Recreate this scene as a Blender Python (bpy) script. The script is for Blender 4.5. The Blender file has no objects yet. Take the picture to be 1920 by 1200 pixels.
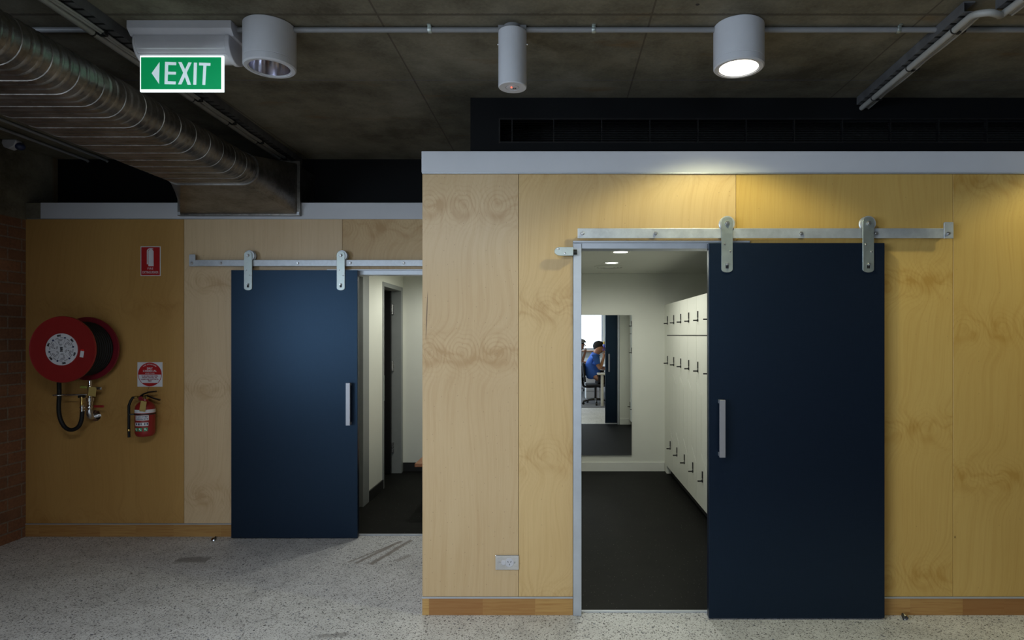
import bpy, bmesh, math, random
from mathutils import Vector, Matrix
random.seed(7)
PI = math.pi
S = bpy.context.scene
COL = S.collection

# ------------------------------------------------------------------ camera
F = 1150.0            # focal length in pixels of the 1920 x 1200 frame
VX, VY = 1045.0, 628.0
EYE = 1.572
cd = bpy.data.cameras.new('camera')
cam = bpy.data.objects.new('camera', cd)
COL.objects.link(cam)
cam.location = (0, 0, EYE)
cam.rotation_euler = (PI / 2, 0, 0)
cd.sensor_fit = 'HORIZONTAL'
cd.sensor_width = 36.0
cd.lens = 36.0 * F / 1920.0
cd.shift_x = (960 - VX) / 1920.0
cd.shift_y = (VY - 600) / 1920.0
cd.clip_start = 0.05
S.camera = cam

# ------------------------------------------------------------------ world, exposure, daylight
w = bpy.data.worlds.new('world'); S.world = w
w.use_nodes = True
w.node_tree.nodes['Background'].inputs[0].default_value = (0.62, 0.76, 1.0, 1)
w.node_tree.nodes['Background'].inputs[1].default_value = 0.6
S.view_settings.view_transform = 'Standard'
S.view_settings.look = 'None'
S.view_settings.exposure = 0.0
S.view_settings.gamma = 1.0
S.view_settings.use_curve_mapping = False
try:
    S.cycles.use_denoising = True
    S.cycles.max_bounces = 10
    S.cycles.diffuse_bounces = 5
    S.cycles.glossy_bounces = 6
    S.cycles.transparent_max_bounces = 12
    S.cycles.sample_clamp_indirect = 4.0
    S.cycles.caustics_reflective = False
    S.cycles.caustics_refractive = False
except Exception:
    pass

def area(name, loc, rot, sx, sy, power, color):
    l = bpy.data.lights.new(name, 'AREA'); l.shape = 'RECTANGLE'
    l.size = sx; l.size_y = sy; l.energy = power; l.color = color
    o = bpy.data.objects.new(name, l); COL.objects.link(o)
    o.location = loc; o.rotation_euler = rot
    return o

def spot(name, loc, power, color, deg, blend, radius=0.05):
    l = bpy.data.lights.new(name, 'SPOT'); l.energy = power; l.color = color
    l.spot_size = math.radians(deg); l.spot_blend = blend; l.shadow_soft_size = radius
    o = bpy.data.objects.new(name, l); COL.objects.link(o)
    o.location = loc
    return o

DAY = (0.72, 0.84, 1.0)
# daylight outside the windows of the side wall (facing +X) and the rear wall (facing +Y)
area('daylight_side_window', (-4.42, -1.0, 1.75), (0, -PI / 2, 0), 1.7, 2.5, 228, DAY)
area('daylight_side_window', (-4.42, -3.9, 1.75), (0, -PI / 2, 0), 1.7, 2.2, 215, DAY)
area('daylight_rear_window', (0.25, -5.55, 1.66), (-PI / 2, 0, PI), 2.7, 1.5, 60, DAY)

# ------------------------------------------------------------------ materials
class NT:
    def __init__(s, name):
        s.m = bpy.data.materials.new(name); s.m.use_nodes = True
        s.t = s.m.node_tree; s.b = s.t.nodes['Principled BSDF']
    def new(s, typ, **kw):
        n = s.t.nodes.new(typ)
        for k, v in kw.items(): setattr(n, k, v)
        return n
    def link(s, a, b): s.t.links.new(a, b)
    def put(s, sock, v):
        if hasattr(v, 'is_output') or isinstance(v, bpy.types.NodeSocket): s.link(v, sock)
        else: sock.default_value = v
    def math(s, op, a, b=0.0, c=0.0, clamp=False):
        n = s.new('ShaderNodeMath', operation=op); n.use_clamp = clamp
        s.put(n.inputs[0], a); s.put(n.inputs[1], b); s.put(n.inputs[2], c)
        return n.outputs[0]
    def noise(s, vec, scale=5.0, detail=2.0, rough=0.5, out=0):
        n = s.new('ShaderNodeTexNoise'); s.put(n.inputs['Vector'], vec)
        n.inputs['Scale'].default_value = scale; n.inputs['Detail'].default_value = detail
        n.inputs['Roughness'].default_value = rough
        return n.outputs[out]
    def xyz(s, v):
        n = s.new('ShaderNodeSeparateXYZ'); s.link(v, n.inputs[0]); return n.outputs
    def vec(s, x, y, z=0.0):
        n = s.new('ShaderNodeCombineXYZ')
        s.put(n.inputs[0], x); s.put(n.inputs[1], y); s.put(n.inputs[2], z); return n.outputs[0]
    def ramp(s, fac, *stops):
        n = s.new('ShaderNodeValToRGB'); s.put(n.inputs[0], fac)
        e = n.color_ramp.elements
        while len(e) > len(stops): e.remove(e[-1])
        while len(e) < len(stops): e.new(0.5)
        for el, (p, c) in zip(e, stops):
            el.position = p; el.color = (c, c, c, 1) if isinstance(c, (int, float)) else (*c, 1)
        return n.outputs[0]
    def mix(s, fac, a, b, mode='MIX'):
        n = s.new('ShaderNodeMix', data_type='RGBA', blend_type=mode)
        s.put(n.inputs['Factor'], fac)
        for k, v in (('A', a), ('B', b)):
            sock = [i for i in n.inputs if i.name == k and i.type == 'RGBA'][0]
            s.put(sock, (*v, 1) if isinstance(v, tuple) else v)
        return [o for o in n.outputs if o.type == 'RGBA'][0]
    def pos(s): return s.new('ShaderNodeNewGeometry').outputs['Position']
    def obj(s): return s.new('ShaderNodeTexCoord').outputs['Object']
    def bump(s, h, strength=0.2, dist=0.01):
        n = s.new('ShaderNodeBump'); n.inputs['Strength'].default_value = strength
        n.inputs['Distance'].default_value = dist; s.put(n.inputs['Height'], h)
        s.link(n.outputs[0], s.b.inputs['Normal'])
    def base(s, c): s.put(s.b.inputs['Base Color'], (*c, 1) if isinstance(c, tuple) else c)
    def rough(s, v): s.put(s.b.inputs['Roughness'], v)
    def metal(s, v): s.b.inputs['Metallic'].default_value = v
    def spec(s, v): s.b.inputs['Specular IOR Level'].default_value = v

def plain(name, c, rough=0.5, metal=0.0, spec=0.5, var=0.06, scale=14.0, emit=0.0, ecol=None):
    n = NT(name)
    if var > 0:
        f = n.noise(n.obj(), scale, 3.0, 0.6)
        k = tuple(max(0.0, x * (1 - var)) for x in c); l = tuple(min(1.0, x * (1 + var)) for x in c)
        n.base(n.ramp(f, (0.3, k), (0.7, l)))
        n.rough(n.math('MULTIPLY_ADD', f, 0.12, max(0.02, rough - 0.06)))
    else:
        n.base(c); n.rough(rough)
    n.metal(metal); n.spec(spec)
    if emit:
        n.b.inputs['Emission Color'].default_value = (*(ecol or c), 1)
        n.b.inputs['Emission Strength'].default_value = emit
    return n.m

def plywood(seed, phase, light=(0.57, 0.40, 0.205), dark=(0.41, 0.245, 0.095), period=0.83, fig=1.0, crack=None, pins=0.88, knot=(0.24, 0.0, 0.30), zmin=-1.0):
    n = NT('plywood_veneer')
    x, y, z = n.xyz(n.pos())
    u = n.math('ADD', x, y)
    u = n.math('ADD', u, seed * 3.17)
    zz = n.math('ADD', z, phase)
    m = n.math('SUBTRACT', n.math('MODULO', n.math('ADD', zz, period * 10), period), period / 2)
    keep = n.math('GREATER_THAN', z, zmin)                                              # whorls only above this height
    g = n.math('MULTIPLY', n.math('EXPONENT', n.math('MULTIPLY', n.math('MULTIPLY', m, m), -75.0)), keep)      # wide whorl band
    g2 = n.math('MULTIPLY', n.math('EXPONENT', n.math('MULTIPLY', n.math('MULTIPLY', m, m), -520.0)), keep)    # knot line
    warp = n.noise(n.vec(n.math('MULTIPLY', u, 5.0), n.math('MULTIPLY', z, 2.4), seed), 1.0, 1.0)
    warp = n.math('SUBTRACT', warp, 0.5)
    broad = n.noise(n.vec(n.math('MULTIPLY', u, 1.6), n.math('MULTIPLY', z, 0.32), seed + 5), 1.0, 2.0)
    # contour field of the rotary-cut veneer
    fld = n.math('MULTIPLY_ADD', broad, 1.1, n.math('MULTIPLY', u, 0.9))
    fld = n.math('ADD', fld, n.math('MULTIPLY', n.math('MULTIPLY', warp, g), 1.5))
    fld = n.math('ADD', fld, n.math('MULTIPLY', n.math('MULTIPLY', g, m), 2.2))
    rings = n.math('MULTIPLY_ADD', n.math('SINE', n.math('MULTIPLY', fld, 34.0)), 0.5, 0.5)
    rings = n.math('POWER', rings, 4.0)
    rings = n.math('MULTIPLY', rings, n.math('MULTIPLY_ADD', g, 0.80, 0.07))
    kp, ko, ks = knot
    du = n.math('SUBTRACT', n.math('MODULO', n.math('ADD', n.math('MULTIPLY_ADD', warp, 0.05, u), kp * 40 - ko), kp), kp / 2)
    mm = n.math('MULTIPLY', n.math('MULTIPLY_ADD', n.noise(n.vec(n.math('MULTIPLY', u, 9.0), seed, 0.0), 1.0, 1.0), 0.10, n.math('SUBTRACT', m, 0.05)), 0.85)
    dk = n.math('SQRT', n.math('ADD', n.math('MULTIPLY', du, du), n.math('MULTIPLY', mm, mm)))
    rg2 = n.math('POWER', n.math('MULTIPLY_ADD', n.math('SINE', n.math('MULTIPLY_ADD', dk, 300.0, n.math('MULTIPLY', broad, 9.0))), 0.5, 0.5), 3.0)
    band = n.math('MULTIPLY', keep, n.math('EXPONENT', n.math('MULTIPLY', n.math('MULTIPLY', m, m), -95.0)))
    rg2 = n.math('MULTIPLY', rg2, n.math('MULTIPLY', band, ks))
    below = n.math('MULTIPLY', n.math('EXPONENT', n.math('MULTIPLY', n.math('MULTIPLY', dk, dk), -1500.0)), n.math('MULTIPLY', band, ks * 0.7))
    dv = n.math('ADD', m, n.math('MULTIPLY_ADD', du, n.math('MULTIPLY', du, -7.0), 0.060))
    below = n.math('MAXIMUM', below, n.math('MULTIPLY', n.math('MULTIPLY', n.math('EXPONENT', n.math('MULTIPLY', n.math('MULTIPLY', dv, dv), -1400.0)), n.ramp(n.math('ABSOLUTE', du), (0.02, 1.0), (0.085, 0.0))), n.math('MULTIPLY', keep, ks * 1.3)))
    grain = n.noise(n.vec(n.math('MULTIPLY_ADD', fld, 26.0, n.math('MULTIPLY', u, 40)), n.math('MULTIPLY', z, 1.3), seed), 1.0, 3.0, 0.6)
    fine = n.noise(n.vec(n.math('MULTIPLY', u, 300.0), n.math('MULTIPLY', z, 10.0), seed), 1.0, 2.0)
    smear = n.noise(n.vec(n.math('MULTIPLY', u, 8.0), n.math('MULTIPLY', z, 4.0), seed + 2), 1.0, 3.0)
    smear = n.math('MULTIPLY', n.ramp(smear, (0.5, 0.0), (0.68, 1.0)), g2)
    tone = n.noise(n.vec(n.math('MULTIPLY', u, 2.2), n.math('MULTIPLY', z, 0.9), seed + 9), 1.0, 2.0)
    f = n.math('MULTIPLY', n.ramp(tone, (0.3, 0.0), (0.75, 1.0)), 0.42)
    f = n.math('ADD', f, n.math('MULTIPLY', n.ramp(grain, (0.45, 0.0), (0.8, 1.0)), 0.38))
    f = n.math('ADD', f, n.math('MULTIPLY', n.math('SUBTRACT', fine, 0.5), 0.35))
    f = n.math('ADD', f, n.math('MULTIPLY', rings, 0.36 * fig))
    f = n.math('ADD', f, n.math('MULTIPLY', n.math('MAXIMUM', rg2, below), 0.8))
    f = n.math('ADD', f, n.math('MULTIPLY', smear, 0.75 * fig), clamp=True)
    c = n.mix(f, light, dark)
    # pin knots
    v = n.new('ShaderNodeTexVoronoi'); n.put(v.inputs['Vector'], n.vec(n.math('MULTIPLY', u, 5.0), n.math('MULTIPLY', z, 3.0), seed)); v.inputs['Scale'].default_value = 1.0
    kn = n.math('MULTIPLY', n.math('LESS_THAN', v.outputs['Distance'], 0.022), n.math('GREATER_THAN', n.xyz(v.outputs['Color'])[0], 0.6))
    c = n.mix(n.math('MULTIPLY', kn, 0.7), c, (0.10, 0.05, 0.02))
    pv = n.new('ShaderNodeTexVoronoi', voronoi_dimensions='2D'); n.put(pv.inputs['Vector'], n.vec(n.math('MULTIPLY', u, 17.0), n.math('MULTIPLY', z, 11.0), 0.0)); pv.inputs['Scale'].default_value = 1.0
    pk = n.math('MULTIPLY', n.math('LESS_THAN', pv.outputs['Distance'], 0.030), n.math('GREATER_THAN', n.xyz(pv.outputs['Color'])[0], pins))
    c = n.mix(n.math('MULTIPLY', pk, 0.45), c, (0.16, 0.09, 0.04))
    if crack:
        xa, za, xb, zb_ = crack
        t_ = n.math('DIVIDE', n.math('SUBTRACT', z, zb_), za - zb_)
        xc = n.math('ADD', n.math('MULTIPLY_ADD', t_, xa - xb, xb), n.math('MULTIPLY', n.math('SUBTRACT', warp, 0.5), 0.01))
        wd = n.math('MULTIPLY', n.math('MULTIPLY', t_, n.math('SUBTRACT', 1.0, t_)), 0.011)
        ck = n.math('LESS_THAN', n.math('ABSOLUTE', n.math('SUBTRACT', x, xc)), wd)
        c = n.mix(n.math('MULTIPLY', ck, 0.85), c, (0.075, 0.035, 0.02))
    n.base(c); n.rough(n.math('MULTIPLY_ADD', grain, 0.12, 0.30)); n.spec(0.45)
    n.bump(grain, 0.05, 0.002)
    return n.m

def skirt_wood(seed):
    n = NT('jointed_timber')
    x, y, z = n.xyz(n.pos()); u = n.math('ADD', n.math('ADD', x, y), seed)
    wob = n.noise(n.vec(n.math('FLOOR', n.math('MULTIPLY', u, 1.3)), 0.0, seed), 3.7, 0.0)
    cell = n.math('FLOOR', n.math('MULTIPLY_ADD', u, 3.4, n.math('MULTIPLY', wob, 2.0)))
    wn = n.new('ShaderNodeTexWhiteNoise', noise_dimensions='1D'); n.put(wn.inputs['W'], cell)
    r = wn.outputs['Value']
    lines = n.noise(n.vec(n.math('MULTIPLY', u, 4.0), n.math('MULTIPLY', z, 95.0), n.math('MULTIPLY', r, 30)), 1.0, 3.0, 0.6)
    c = n.ramp(r, (0.0, (0.40, 0.22, 0.07)), (0.35, (0.29, 0.13, 0.04)), (0.6, (0.52, 0.32, 0.11)), (1.0, (0.36, 0.185, 0.055)))
    c = n.mix(n.ramp(lines, (0.45, 0.0), (0.75, 0.65)), c, (0.25, 0.09, 0.02))
    n.base(c); n.rough(0.4)
    return n.m

def concrete_floor():
    n = NT('polished_concrete')
    p = n.pos(); x, y, z = n.xyz(p)
    big = n.noise(p, 1.7, 4.0, 0.6)
    med = n.noise(p, 9.0, 4.0, 0.65)
    sand = n.noise(p, 130.0, 2.0, 0.6)
    c = n.ramp(n.math('MULTIPLY_ADD', med, 0.5, n.math('MULTIPLY', big, 0.5)), (0.36, (0.49, 0.49, 0.495)), (0.50, (0.61, 0.61, 0.615)), (0.64, (0.70, 0.70, 0.705)))
    c = n.mix(n.ramp(sand, (0.35, 0.28), (0.6, 0.0)), c, (0.20, 0.19, 0.175))
    wv = n.noise(p, 40.0, 1.0, 0.5, 1)
    for sc, thr, den, dk in ((92.0, 0.35, 0.46, (0.035, 0.034, 0.040)), (150.0, 0.36, 0.40, (0.075, 0.07, 0.068)), (58.0, 0.26, 0.80, (0.08, 0.095, 0.14)), (120.0, 0.34, 0.60, (0.10, 0.085, 0.07)), (100.0, 0.22, 0.84, (0.80, 0.80, 0.80))):
        vm = n.new('ShaderNodeVectorMath', operation='MULTIPLY_ADD')
        n.link(wv, vm.inputs[0]); vm.inputs[1].default_value = (0.012, 0.012, 0.0); n.link(p, vm.inputs[2])
        v = n.new('ShaderNodeTexVoronoi'); n.link(vm.outputs[0], v.inputs['Vector']); v.inputs['Scale'].default_value = sc
        cr, cg, cb = n.xyz(v.outputs['Color'])
        msk = n.math('MULTIPLY', n.math('LESS_THAN', v.outputs['Distance'], n.math('MULTIPLY', cg, thr * 1.5)), n.math('GREATER_THAN', cr, den))
        c = n.mix(n.math('MULTIPLY', msk, n.math('MULTIPLY_ADD', cb, 0.5, 0.45)), c, dk)
    # adhesive scrape marks by the far doorway, worn dark patch, pale scuffs
    rag = n.math('SUBTRACT', n.noise(p, 14.0, 3.0, 0.6), 0.5)
    def streak(ax, ay, bx, by, wdt, col, amt):
        nonlocal c
        L = math.hypot(bx - ax, by - ay); dx, dy = (bx - ax) / L, (by - ay) / L
        t = n.math('ADD', n.math('MULTIPLY', n.math('SUBTRACT', x, ax), dx), n.math('MULTIPLY', n.math('SUBTRACT', y, ay), dy))
        d = n.math('ADD', n.math('MULTIPLY', n.math('SUBTRACT', x, ax), -dy), n.math('MULTIPLY', n.math('SUBTRACT', y, ay), dx))
        d = n.math('ABSOLUTE', n.math('MULTIPLY_ADD', rag, wdt * 1.6, d))
        inside = n.math('MULTIPLY', n.math('GREATER_THAN', t, 0.0), n.math('LESS_THAN', t, L))
        f = n.math('MULTIPLY', n.math('MULTIPLY', inside, n.ramp(n.math('DIVIDE', d, wdt), (0.4, 1.0), (1.0, 0.0))), amt)
        c = n.mix(f, c, col)
    br = (0.17, 0.14, 0.12)
    streak(-1.19, 4.68, -1.39, 4.22, 0.022, br, 0.75)
    streak(-1.12, 4.70, -1.28, 4.20, 0.026, br, 0.8)
    streak(-1.23, 4.60, -1.45, 4.24, 0.014, br, 0.65)
    streak(-1.05, 4.38, -1.12, 4.26, 0.03, br, 0.5)
    streak(-2.66, 4.28, -2.44, 4.30, 0.07, (0.13, 0.125, 0.12), 0.7)
    streak(-1.62, 3.80, -1.30, 3.86, 0.03, (0.60, 0.60, 0.60), 0.35)
    streak(-1.25, 3.20, -1.10, 3.22, 0.03, (0.14, 0.135, 0.13), 0.55)
    n.base(c); n.rough(n.math('MULTIPLY_ADD', med, 0.25, 0.42)); n.spec(0.35)
    return n.m

def concrete_slab():
    n = NT('off_form_concrete')
    p = n.pos(); x, y, z = n.xyz(p)
    big = n.noise(p, 1.3, 5.0, 0.62); med = n.noise(p, 6.0, 4.0, 0.6); fine = n.noise(p, 60.0, 3.0, 0.65)
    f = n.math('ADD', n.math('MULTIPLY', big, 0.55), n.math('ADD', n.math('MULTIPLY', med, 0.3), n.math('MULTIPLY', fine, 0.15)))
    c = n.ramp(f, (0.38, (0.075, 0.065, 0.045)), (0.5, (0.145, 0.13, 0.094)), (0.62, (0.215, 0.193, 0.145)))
    rust = n.noise(n.vec(n.math('MULTIPLY', x, 1.2), n.math('MULTIPLY', y, 4.0), 3.0), 1.6, 3.0, 0.6)
    c = n.mix(n.ramp(rust, (0.60, 0.0), (0.74, 0.6)), c, (0.16, 0.095, 0.04))
    gx = n.math('ABSOLUTE', n.math('SUBTRACT', n.math('MODULO', n.math('ADD', x, 0.82 + 12.5), 1.25), 0.625))
    lx = n.math('GREATER_THAN', n.math('MULTIPLY_ADD', fine, 0.004, gx), 0.6225)
    ly = n.math('LESS_THAN', n.math('ABSOLUTE', n.math('SUBTRACT', y, n.math('MULTIPLY_ADD', fine, 0.012, 2.785))), 0.009)
    c = n.mix(n.math('MULTIPLY', n.math('MAXIMUM', lx, ly), 0.65), c, (0.05, 0.04, 0.03))
    ch = n.math('MULTIPLY', n.math('LESS_THAN', n.math('ABSOLUTE', n.math('SUBTRACT', y, 3.51)), 0.003), 0.3)
    c = n.mix(ch, c, (0.10, 0.13, 0.30))
    sp = n.new('ShaderNodeTexVoronoi'); n.link(p, sp.inputs['Vector']); sp.inputs['Scale'].default_value = 3.2
    hole = n.math('MULTIPLY', n.math('LESS_THAN', sp.outputs['Distance'], 0.035), n.math('GREATER_THAN', n.xyz(sp.outputs['Color'])[0], 0.7))
    c = n.mix(hole, c, (0.04, 0.035, 0.03))
    n.base(c); n.rough(0.75); n.spec(0.25); n.bump(f, 0.25, 0.02)
    return n.m

def brick():
    n = NT('red_brick')
    x, y, z = n.xyz(n.pos())
    u = n.math('ADD', x, y)
    b = n.new('ShaderNodeTexBrick'); n.put(b.inputs['Vector'], n.vec(u, n.math('ADD', z, 0.01), 0.0))
    b.offset = 0.5; b.inputs['Scale'].default_value = 1.0
    b.inputs['Color1'].default_value = (0.25, 0.115, 0.060, 1); b.inputs['Color2'].default_value = (0.16, 0.078, 0.045, 1)
    b.inputs['Mortar'].default_value = (0.21, 0.17, 0.13, 1)
    b.inputs['Mortar Size'].default_value = 0.007; b.inputs['Brick Width'].default_value = 0.24; b.inputs['Row Height'].default_value = 0.086
    b.inputs['Mortar Smooth'].default_value = 0.25; b.inputs['Bias'].default_value = 0.0
    nz = n.noise(n.pos(), 55.0, 4.0, 0.65); nb = n.noise(n.pos(), 5.0, 2.0)
    c = n.mix(n.ramp(nz, (0.35, 0.5), (0.62, 0.0)), b.outputs['Color'], (0.09, 0.045, 0.03))
    c = n.mix(n.ramp(nb, (0.45, 0.0), (0.75, 0.35)), c, (0.33, 0.17, 0.09))
    n.base(c); n.rough(0.85); n.spec(0.2)
    n.bump(n.math('MULTIPLY_ADD', nz, 0.25, n.math('SUBTRACT', 1.0, b.outputs['Fac'])), 0.7, 0.006)
    return n.m

def galv(name='galvanised_steel', c=(0.55, 0.58, 0.62), rough=0.40, dark=0.74, met=0.6):
    n = NT(name); p = n.obj()
    v = n.new('ShaderNodeTexVoronoi'); n.link(p, v.inputs['Vector']); v.inputs['Scale'].default_value = 55.0
    s = n.noise(p, 9.0, 4.0, 0.7)
    f = n.math('MULTIPLY_ADD', n.xyz(v.outputs['Color'])[0], 0.10, n.math('MULTIPLY', s, 0.90))
    n.base(n.ramp(f, (0.25, tuple(q * dark for q in c)), (0.65, c)))
    n.rough(n.math('MULTIPLY_ADD', f, 0.3, rough - 0.12)); n.metal(met)
    return n.m

def duct_steel():
    n = NT('duct_steel'); p = n.pos(); x, y, z = n.xyz(p)
    v = n.new('ShaderNodeTexVoronoi'); n.link(p, v.inputs['Vector']); v.inputs['Scale'].default_value = 70.0
    s = n.noise(p, 5.0, 4.0, 0.65)
    f = n.math('MULTIPLY_ADD', n.xyz(v.outputs['Color'])[0], 0.12, n.math('MULTIPLY', s, 0.88))
    n.base(n.ramp(f, (0.3, (0.115, 0.105, 0.094)), (0.65, (0.30, 0.28, 0.26))))
    n.rough(n.math('MULTIPLY_ADD', f, 0.25, 0.27)); n.metal(0.92)
    return n.m

def vinyl():
    n = NT('dark_safety_vinyl'); p = n.pos()
    v = n.new('ShaderNodeTexVoronoi'); n.link(p, v.inputs['Vector']); v.inputs['Scale'].default_value = 75.0
    r, g, b = n.xyz(v.outputs['Color'])
    fl = n.math('MULTIPLY', n.math('LESS_THAN', v.outputs['Distance'], n.math('MULTIPLY', g, 0.15)), n.math('GREATER_THAN', r, 0.55))
    s = n.noise(p, 4.0, 3.0)
    c = n.ramp(s, (0.3, (0.005, 0.005, 0.0045)), (0.7, (0.008, 0.008, 0.007)))
    n.base(n.mix(n.math('MULTIPLY', fl, 0.75), c, (0.30, 0.31, 0.27))); n.rough(0.6); n.spec(0.08)
    return n.m

def navy_paint(name, c, rough):
    n = NT(name); p = n.obj(); x, y, z = n.xyz(p)
    weave = n.noise(n.vec(n.math('MULTIPLY', x, 160), 0.0, n.math('MULTIPLY', z, 14)), 1.0, 2.0)
    weave2 = n.noise(n.vec(n.math('MULTIPLY', x, 14), 3.0, n.math('MULTIPLY', z, 160)), 1.0, 2.0)
    f = n.math('MULTIPLY', n.math('ADD', weave, weave2), 0.5)
    n.base(n.ramp(f, (0.35, tuple(q * 0.85 for q in c)), (0.65, tuple(q * 1.15 for q in c))))
    n.rough(n.math('MULTIPLY_ADD', f, 0.1, rough - 0.05)); n.spec(0.5); n.b.inputs['Specular Tint'].default_value = (0.36, 0.64, 1.0, 1)
    n.bump(f, 0.06, 0.002)
    return n.m

M = {}
M['ply_a'] = plywood(1.0, 0.605, (0.57, 0.415, 0.235), (0.42, 0.265, 0.12), crack=(-0.722, 1.823, -0.734, 1.536), pins=0.2, zmin=1.05, knot=(0.19, -0.0920, 0.50))
M['ply_b'] = plywood(2.3, 0.36, (0.60, 0.42, 0.20), (0.44, 0.27, 0.10))
M['ply_c'] = plywood(3.9, 0.20, (0.57, 0.375, 0.115), (0.43, 0.245, 0.056))
M['ply_d'] = plywood(5.2, 0.47, (0.57, 0.375, 0.115), (0.43, 0.245, 0.056))
M['ply_e'] = plywood(6.6, 0.05, (0.57, 0.375, 0.115), (0.43, 0.245, 0.056))
M['ply_f'] = plywood(8.1, 0.30, (0.46, 0.268, 0.086), (0.345, 0.178, 0.050), fig=0.6, knot=(0.25, 0.05, 0.2))  # far-left sheet, corner shade partly put into its darker colour
M['ply_g'] = plywood(9.4, 0.10, (0.66, 0.49, 0.30), (0.50, 0.335, 0.18), knot=(0.27, 0.1, 0.40))
M['ply_h'] = plywood(11.7, 0.5)
M['skirt'] = skirt_wood(0.21)
M['skirt2'] = skirt_wood(3.4)
M['floor'] = concrete_floor(); M['slab'] = concrete_slab(); M['brick'] = brick()
M['galv'] = galv()
def tray_steel():
    n = NT('slotted_tray_steel'); x, y, z = n.xyz(n.pos())
    f = n.noise(n.pos(), 12.0, 3.0)
    c = n.ramp(f, (0.3, (0.10, 0.10, 0.105)), (0.7, (0.16, 0.16, 0.165)))
    fy = n.math('MODULO', n.math('ADD', y, 10.0), 0.062)
    sl = n.math('MULTIPLY', n.math('LESS_THAN', fy, 0.016), n.math('LESS_THAN', z, HC - 0.0475))
    n.base(n.mix(sl, c, (0.006, 0.006, 0.006))); n.rough(0.5); n.metal(0.3)
    return n.m
HC = 3.03
M['galv_dull'] = tray_steel(); M['galv_dull2'] = galv('cable_tray_steel', (0.20, 0.205, 0.21), 0.55, 0.7)
M['duct'] = duct_steel(); M['vinyl'] = vinyl()
M['zinc'] = galv('zinc_plate', (0.47, 0.52, 0.50), 0.36, 0.85, 0.85)
M['navy'] = navy_paint('navy_paint', (0.0055, 0.0085, 0.017), 0.34)
M['black_paint'] = plain('bulkhead_paint', (0.003, 0.0033, 0.0042), 0.6, spec=0.15, var=0.15, scale=3)
M['black_metal'] = plain('black_metal', (0.008, 0.008, 0.009), 0.3, var=0.1)
M['void'] = plain('plenum_dark', (0.006, 0.006, 0.006), 0.9, var=0.1)
M['fascia'] = plain('white_fascia', (0.56, 0.565, 0.60), 0.42, var=0.03, scale=3)
M['alum'] = plain('anodised_aluminium', (0.50, 0.53, 0.58), 0.42, metal=0.55, var=0.05)
M['frame_grey'] = plain('grey_frame_paint', (0.22, 0.235, 0.235), 0.4, var=0.04)
M['plaster'] = plain('white_plaster', (0.66, 0.67, 0.61), 0.65, var=0.02, scale=4)
M['charcoal'] = plain('bounce_cut_charcoal', (0.05, 0.05, 0.055), 0.7, var=0.05, scale=4)  # dark tone that cuts bounce light off the unseen right wall
M['plaster_c'] = plain('ceiling_plaster', (0.62, 0.63, 0.58), 0.7, var=0.02, scale=4)
M['gloss_white'] = plain('white_gloss_trim', (0.70, 0.71, 0.66), 0.35, var=0.02)
M['locker'] = plain('locker_laminate', (0.72, 0.73, 0.66), 0.38, var=0.02)
M['gap'] = plain('shadow_gap', (0.05, 0.05, 0.047), 0.8, var=0.05)
M['white_plastic'] = plain('white_plastic', (0.50, 0.495, 0.53), 0.38, var=0.03)
M['lamp_white'] = plain('white_powdercoat', (0.52, 0.52, 0.55), 0.45, var=0.03)
M['pvc'] = plain('grey_conduit', (0.20, 0.20, 0.205), 0.42, var=0.05)
M['cable'] = plain('white_cable', (0.32, 0.31, 0.29), 0.5, var=0.05)
M['rubber'] = plain('black_rubber', (0.010, 0.010, 0.010), 0.5, var=0.1)
M['hose'] = plain('black_hose', (0.008, 0.008, 0.008), 0.6, spec=0.3, var=0.1)
M['chrome'] = plain('chrome', (0.80, 0.80, 0.82), 0.08, metal=1.0, var=0.0)
M['steel'] = plain('brushed_steel', (0.55, 0.55, 0.56), 0.28, metal=0.95, var=0.06, scale=40)
M['satin'] = plain('satin_steel_bar', (0.40, 0.40, 0.43), 0.42, metal=0.7, var=0.0)
M['brass'] = plain('brass', (0.60, 0.42, 0.14), 0.28, metal=0.95, var=0.06)
M['red'] = plain('red_enamel', (0.27, 0.018, 0.018), 0.34, var=0.04)
M['red_dark'] = plain('dark_red_enamel', (0.19, 0.014, 0.024), 0.35, var=0.04)
M['sign_red'] = plain('sign_red', (0.40, 0.010, 0.012), 0.45, var=0.02)
M['sign_white'] = plain('sign_white', (0.66, 0.66, 0.70), 0.45, var=0.02)
M['ink'] = plain('black_ink', (0.010, 0.010, 0.013), 0.5, var=0.0)
M['grey_ink'] = plain('grey_ink', (0.22, 0.22, 0.24), 0.5, var=0.0)
M['maroon_ink'] = plain('maroon_ink', (0.25, 0.012, 0.03), 0.5, var=0.0)
M['blue_ink'] = plain('blue_ink', (0.03, 0.04, 0.10), 0.5, var=0.0)
M['tag'] = plain('manila_tag', (0.42, 0.30, 0.09), 0.6, var=0.06)
M['tag_green'] = plain('green_tag', (0.30, 0.33, 0.06), 0.6, var=0.06)
M['sticker_green'] = plain('sticker_green', (0.02, 0.30, 0.13), 0.45, var=0.02)
M['sticker_red'] = plain('sticker_red', (0.55, 0.02, 0.015), 0.45, var=0.02)
M['exit_green'] = plain('exit_green', (0.005, 0.30, 0.12), 0.4, var=0.0, emit=0.52, ecol=(0.0, 0.30, 0.085))
M['exit_white'] = plain('exit_white', (0.75, 0.80, 0.82), 0.4, var=0.0, emit=0.55, ecol=(0.62, 0.80, 0.88))
M['exit_edge'] = plain('exit_edge', (0.85, 0.9, 0.9), 0.3, var=0.0, emit=1.1, ecol=(0.88, 1.0, 1.0))
M['lamp_glow'] = plain('lamp_glow', (1, 1, 0.95), 0.5, var=0.0, emit=9.0, ecol=(1.0, 0.93, 0.74))
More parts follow.
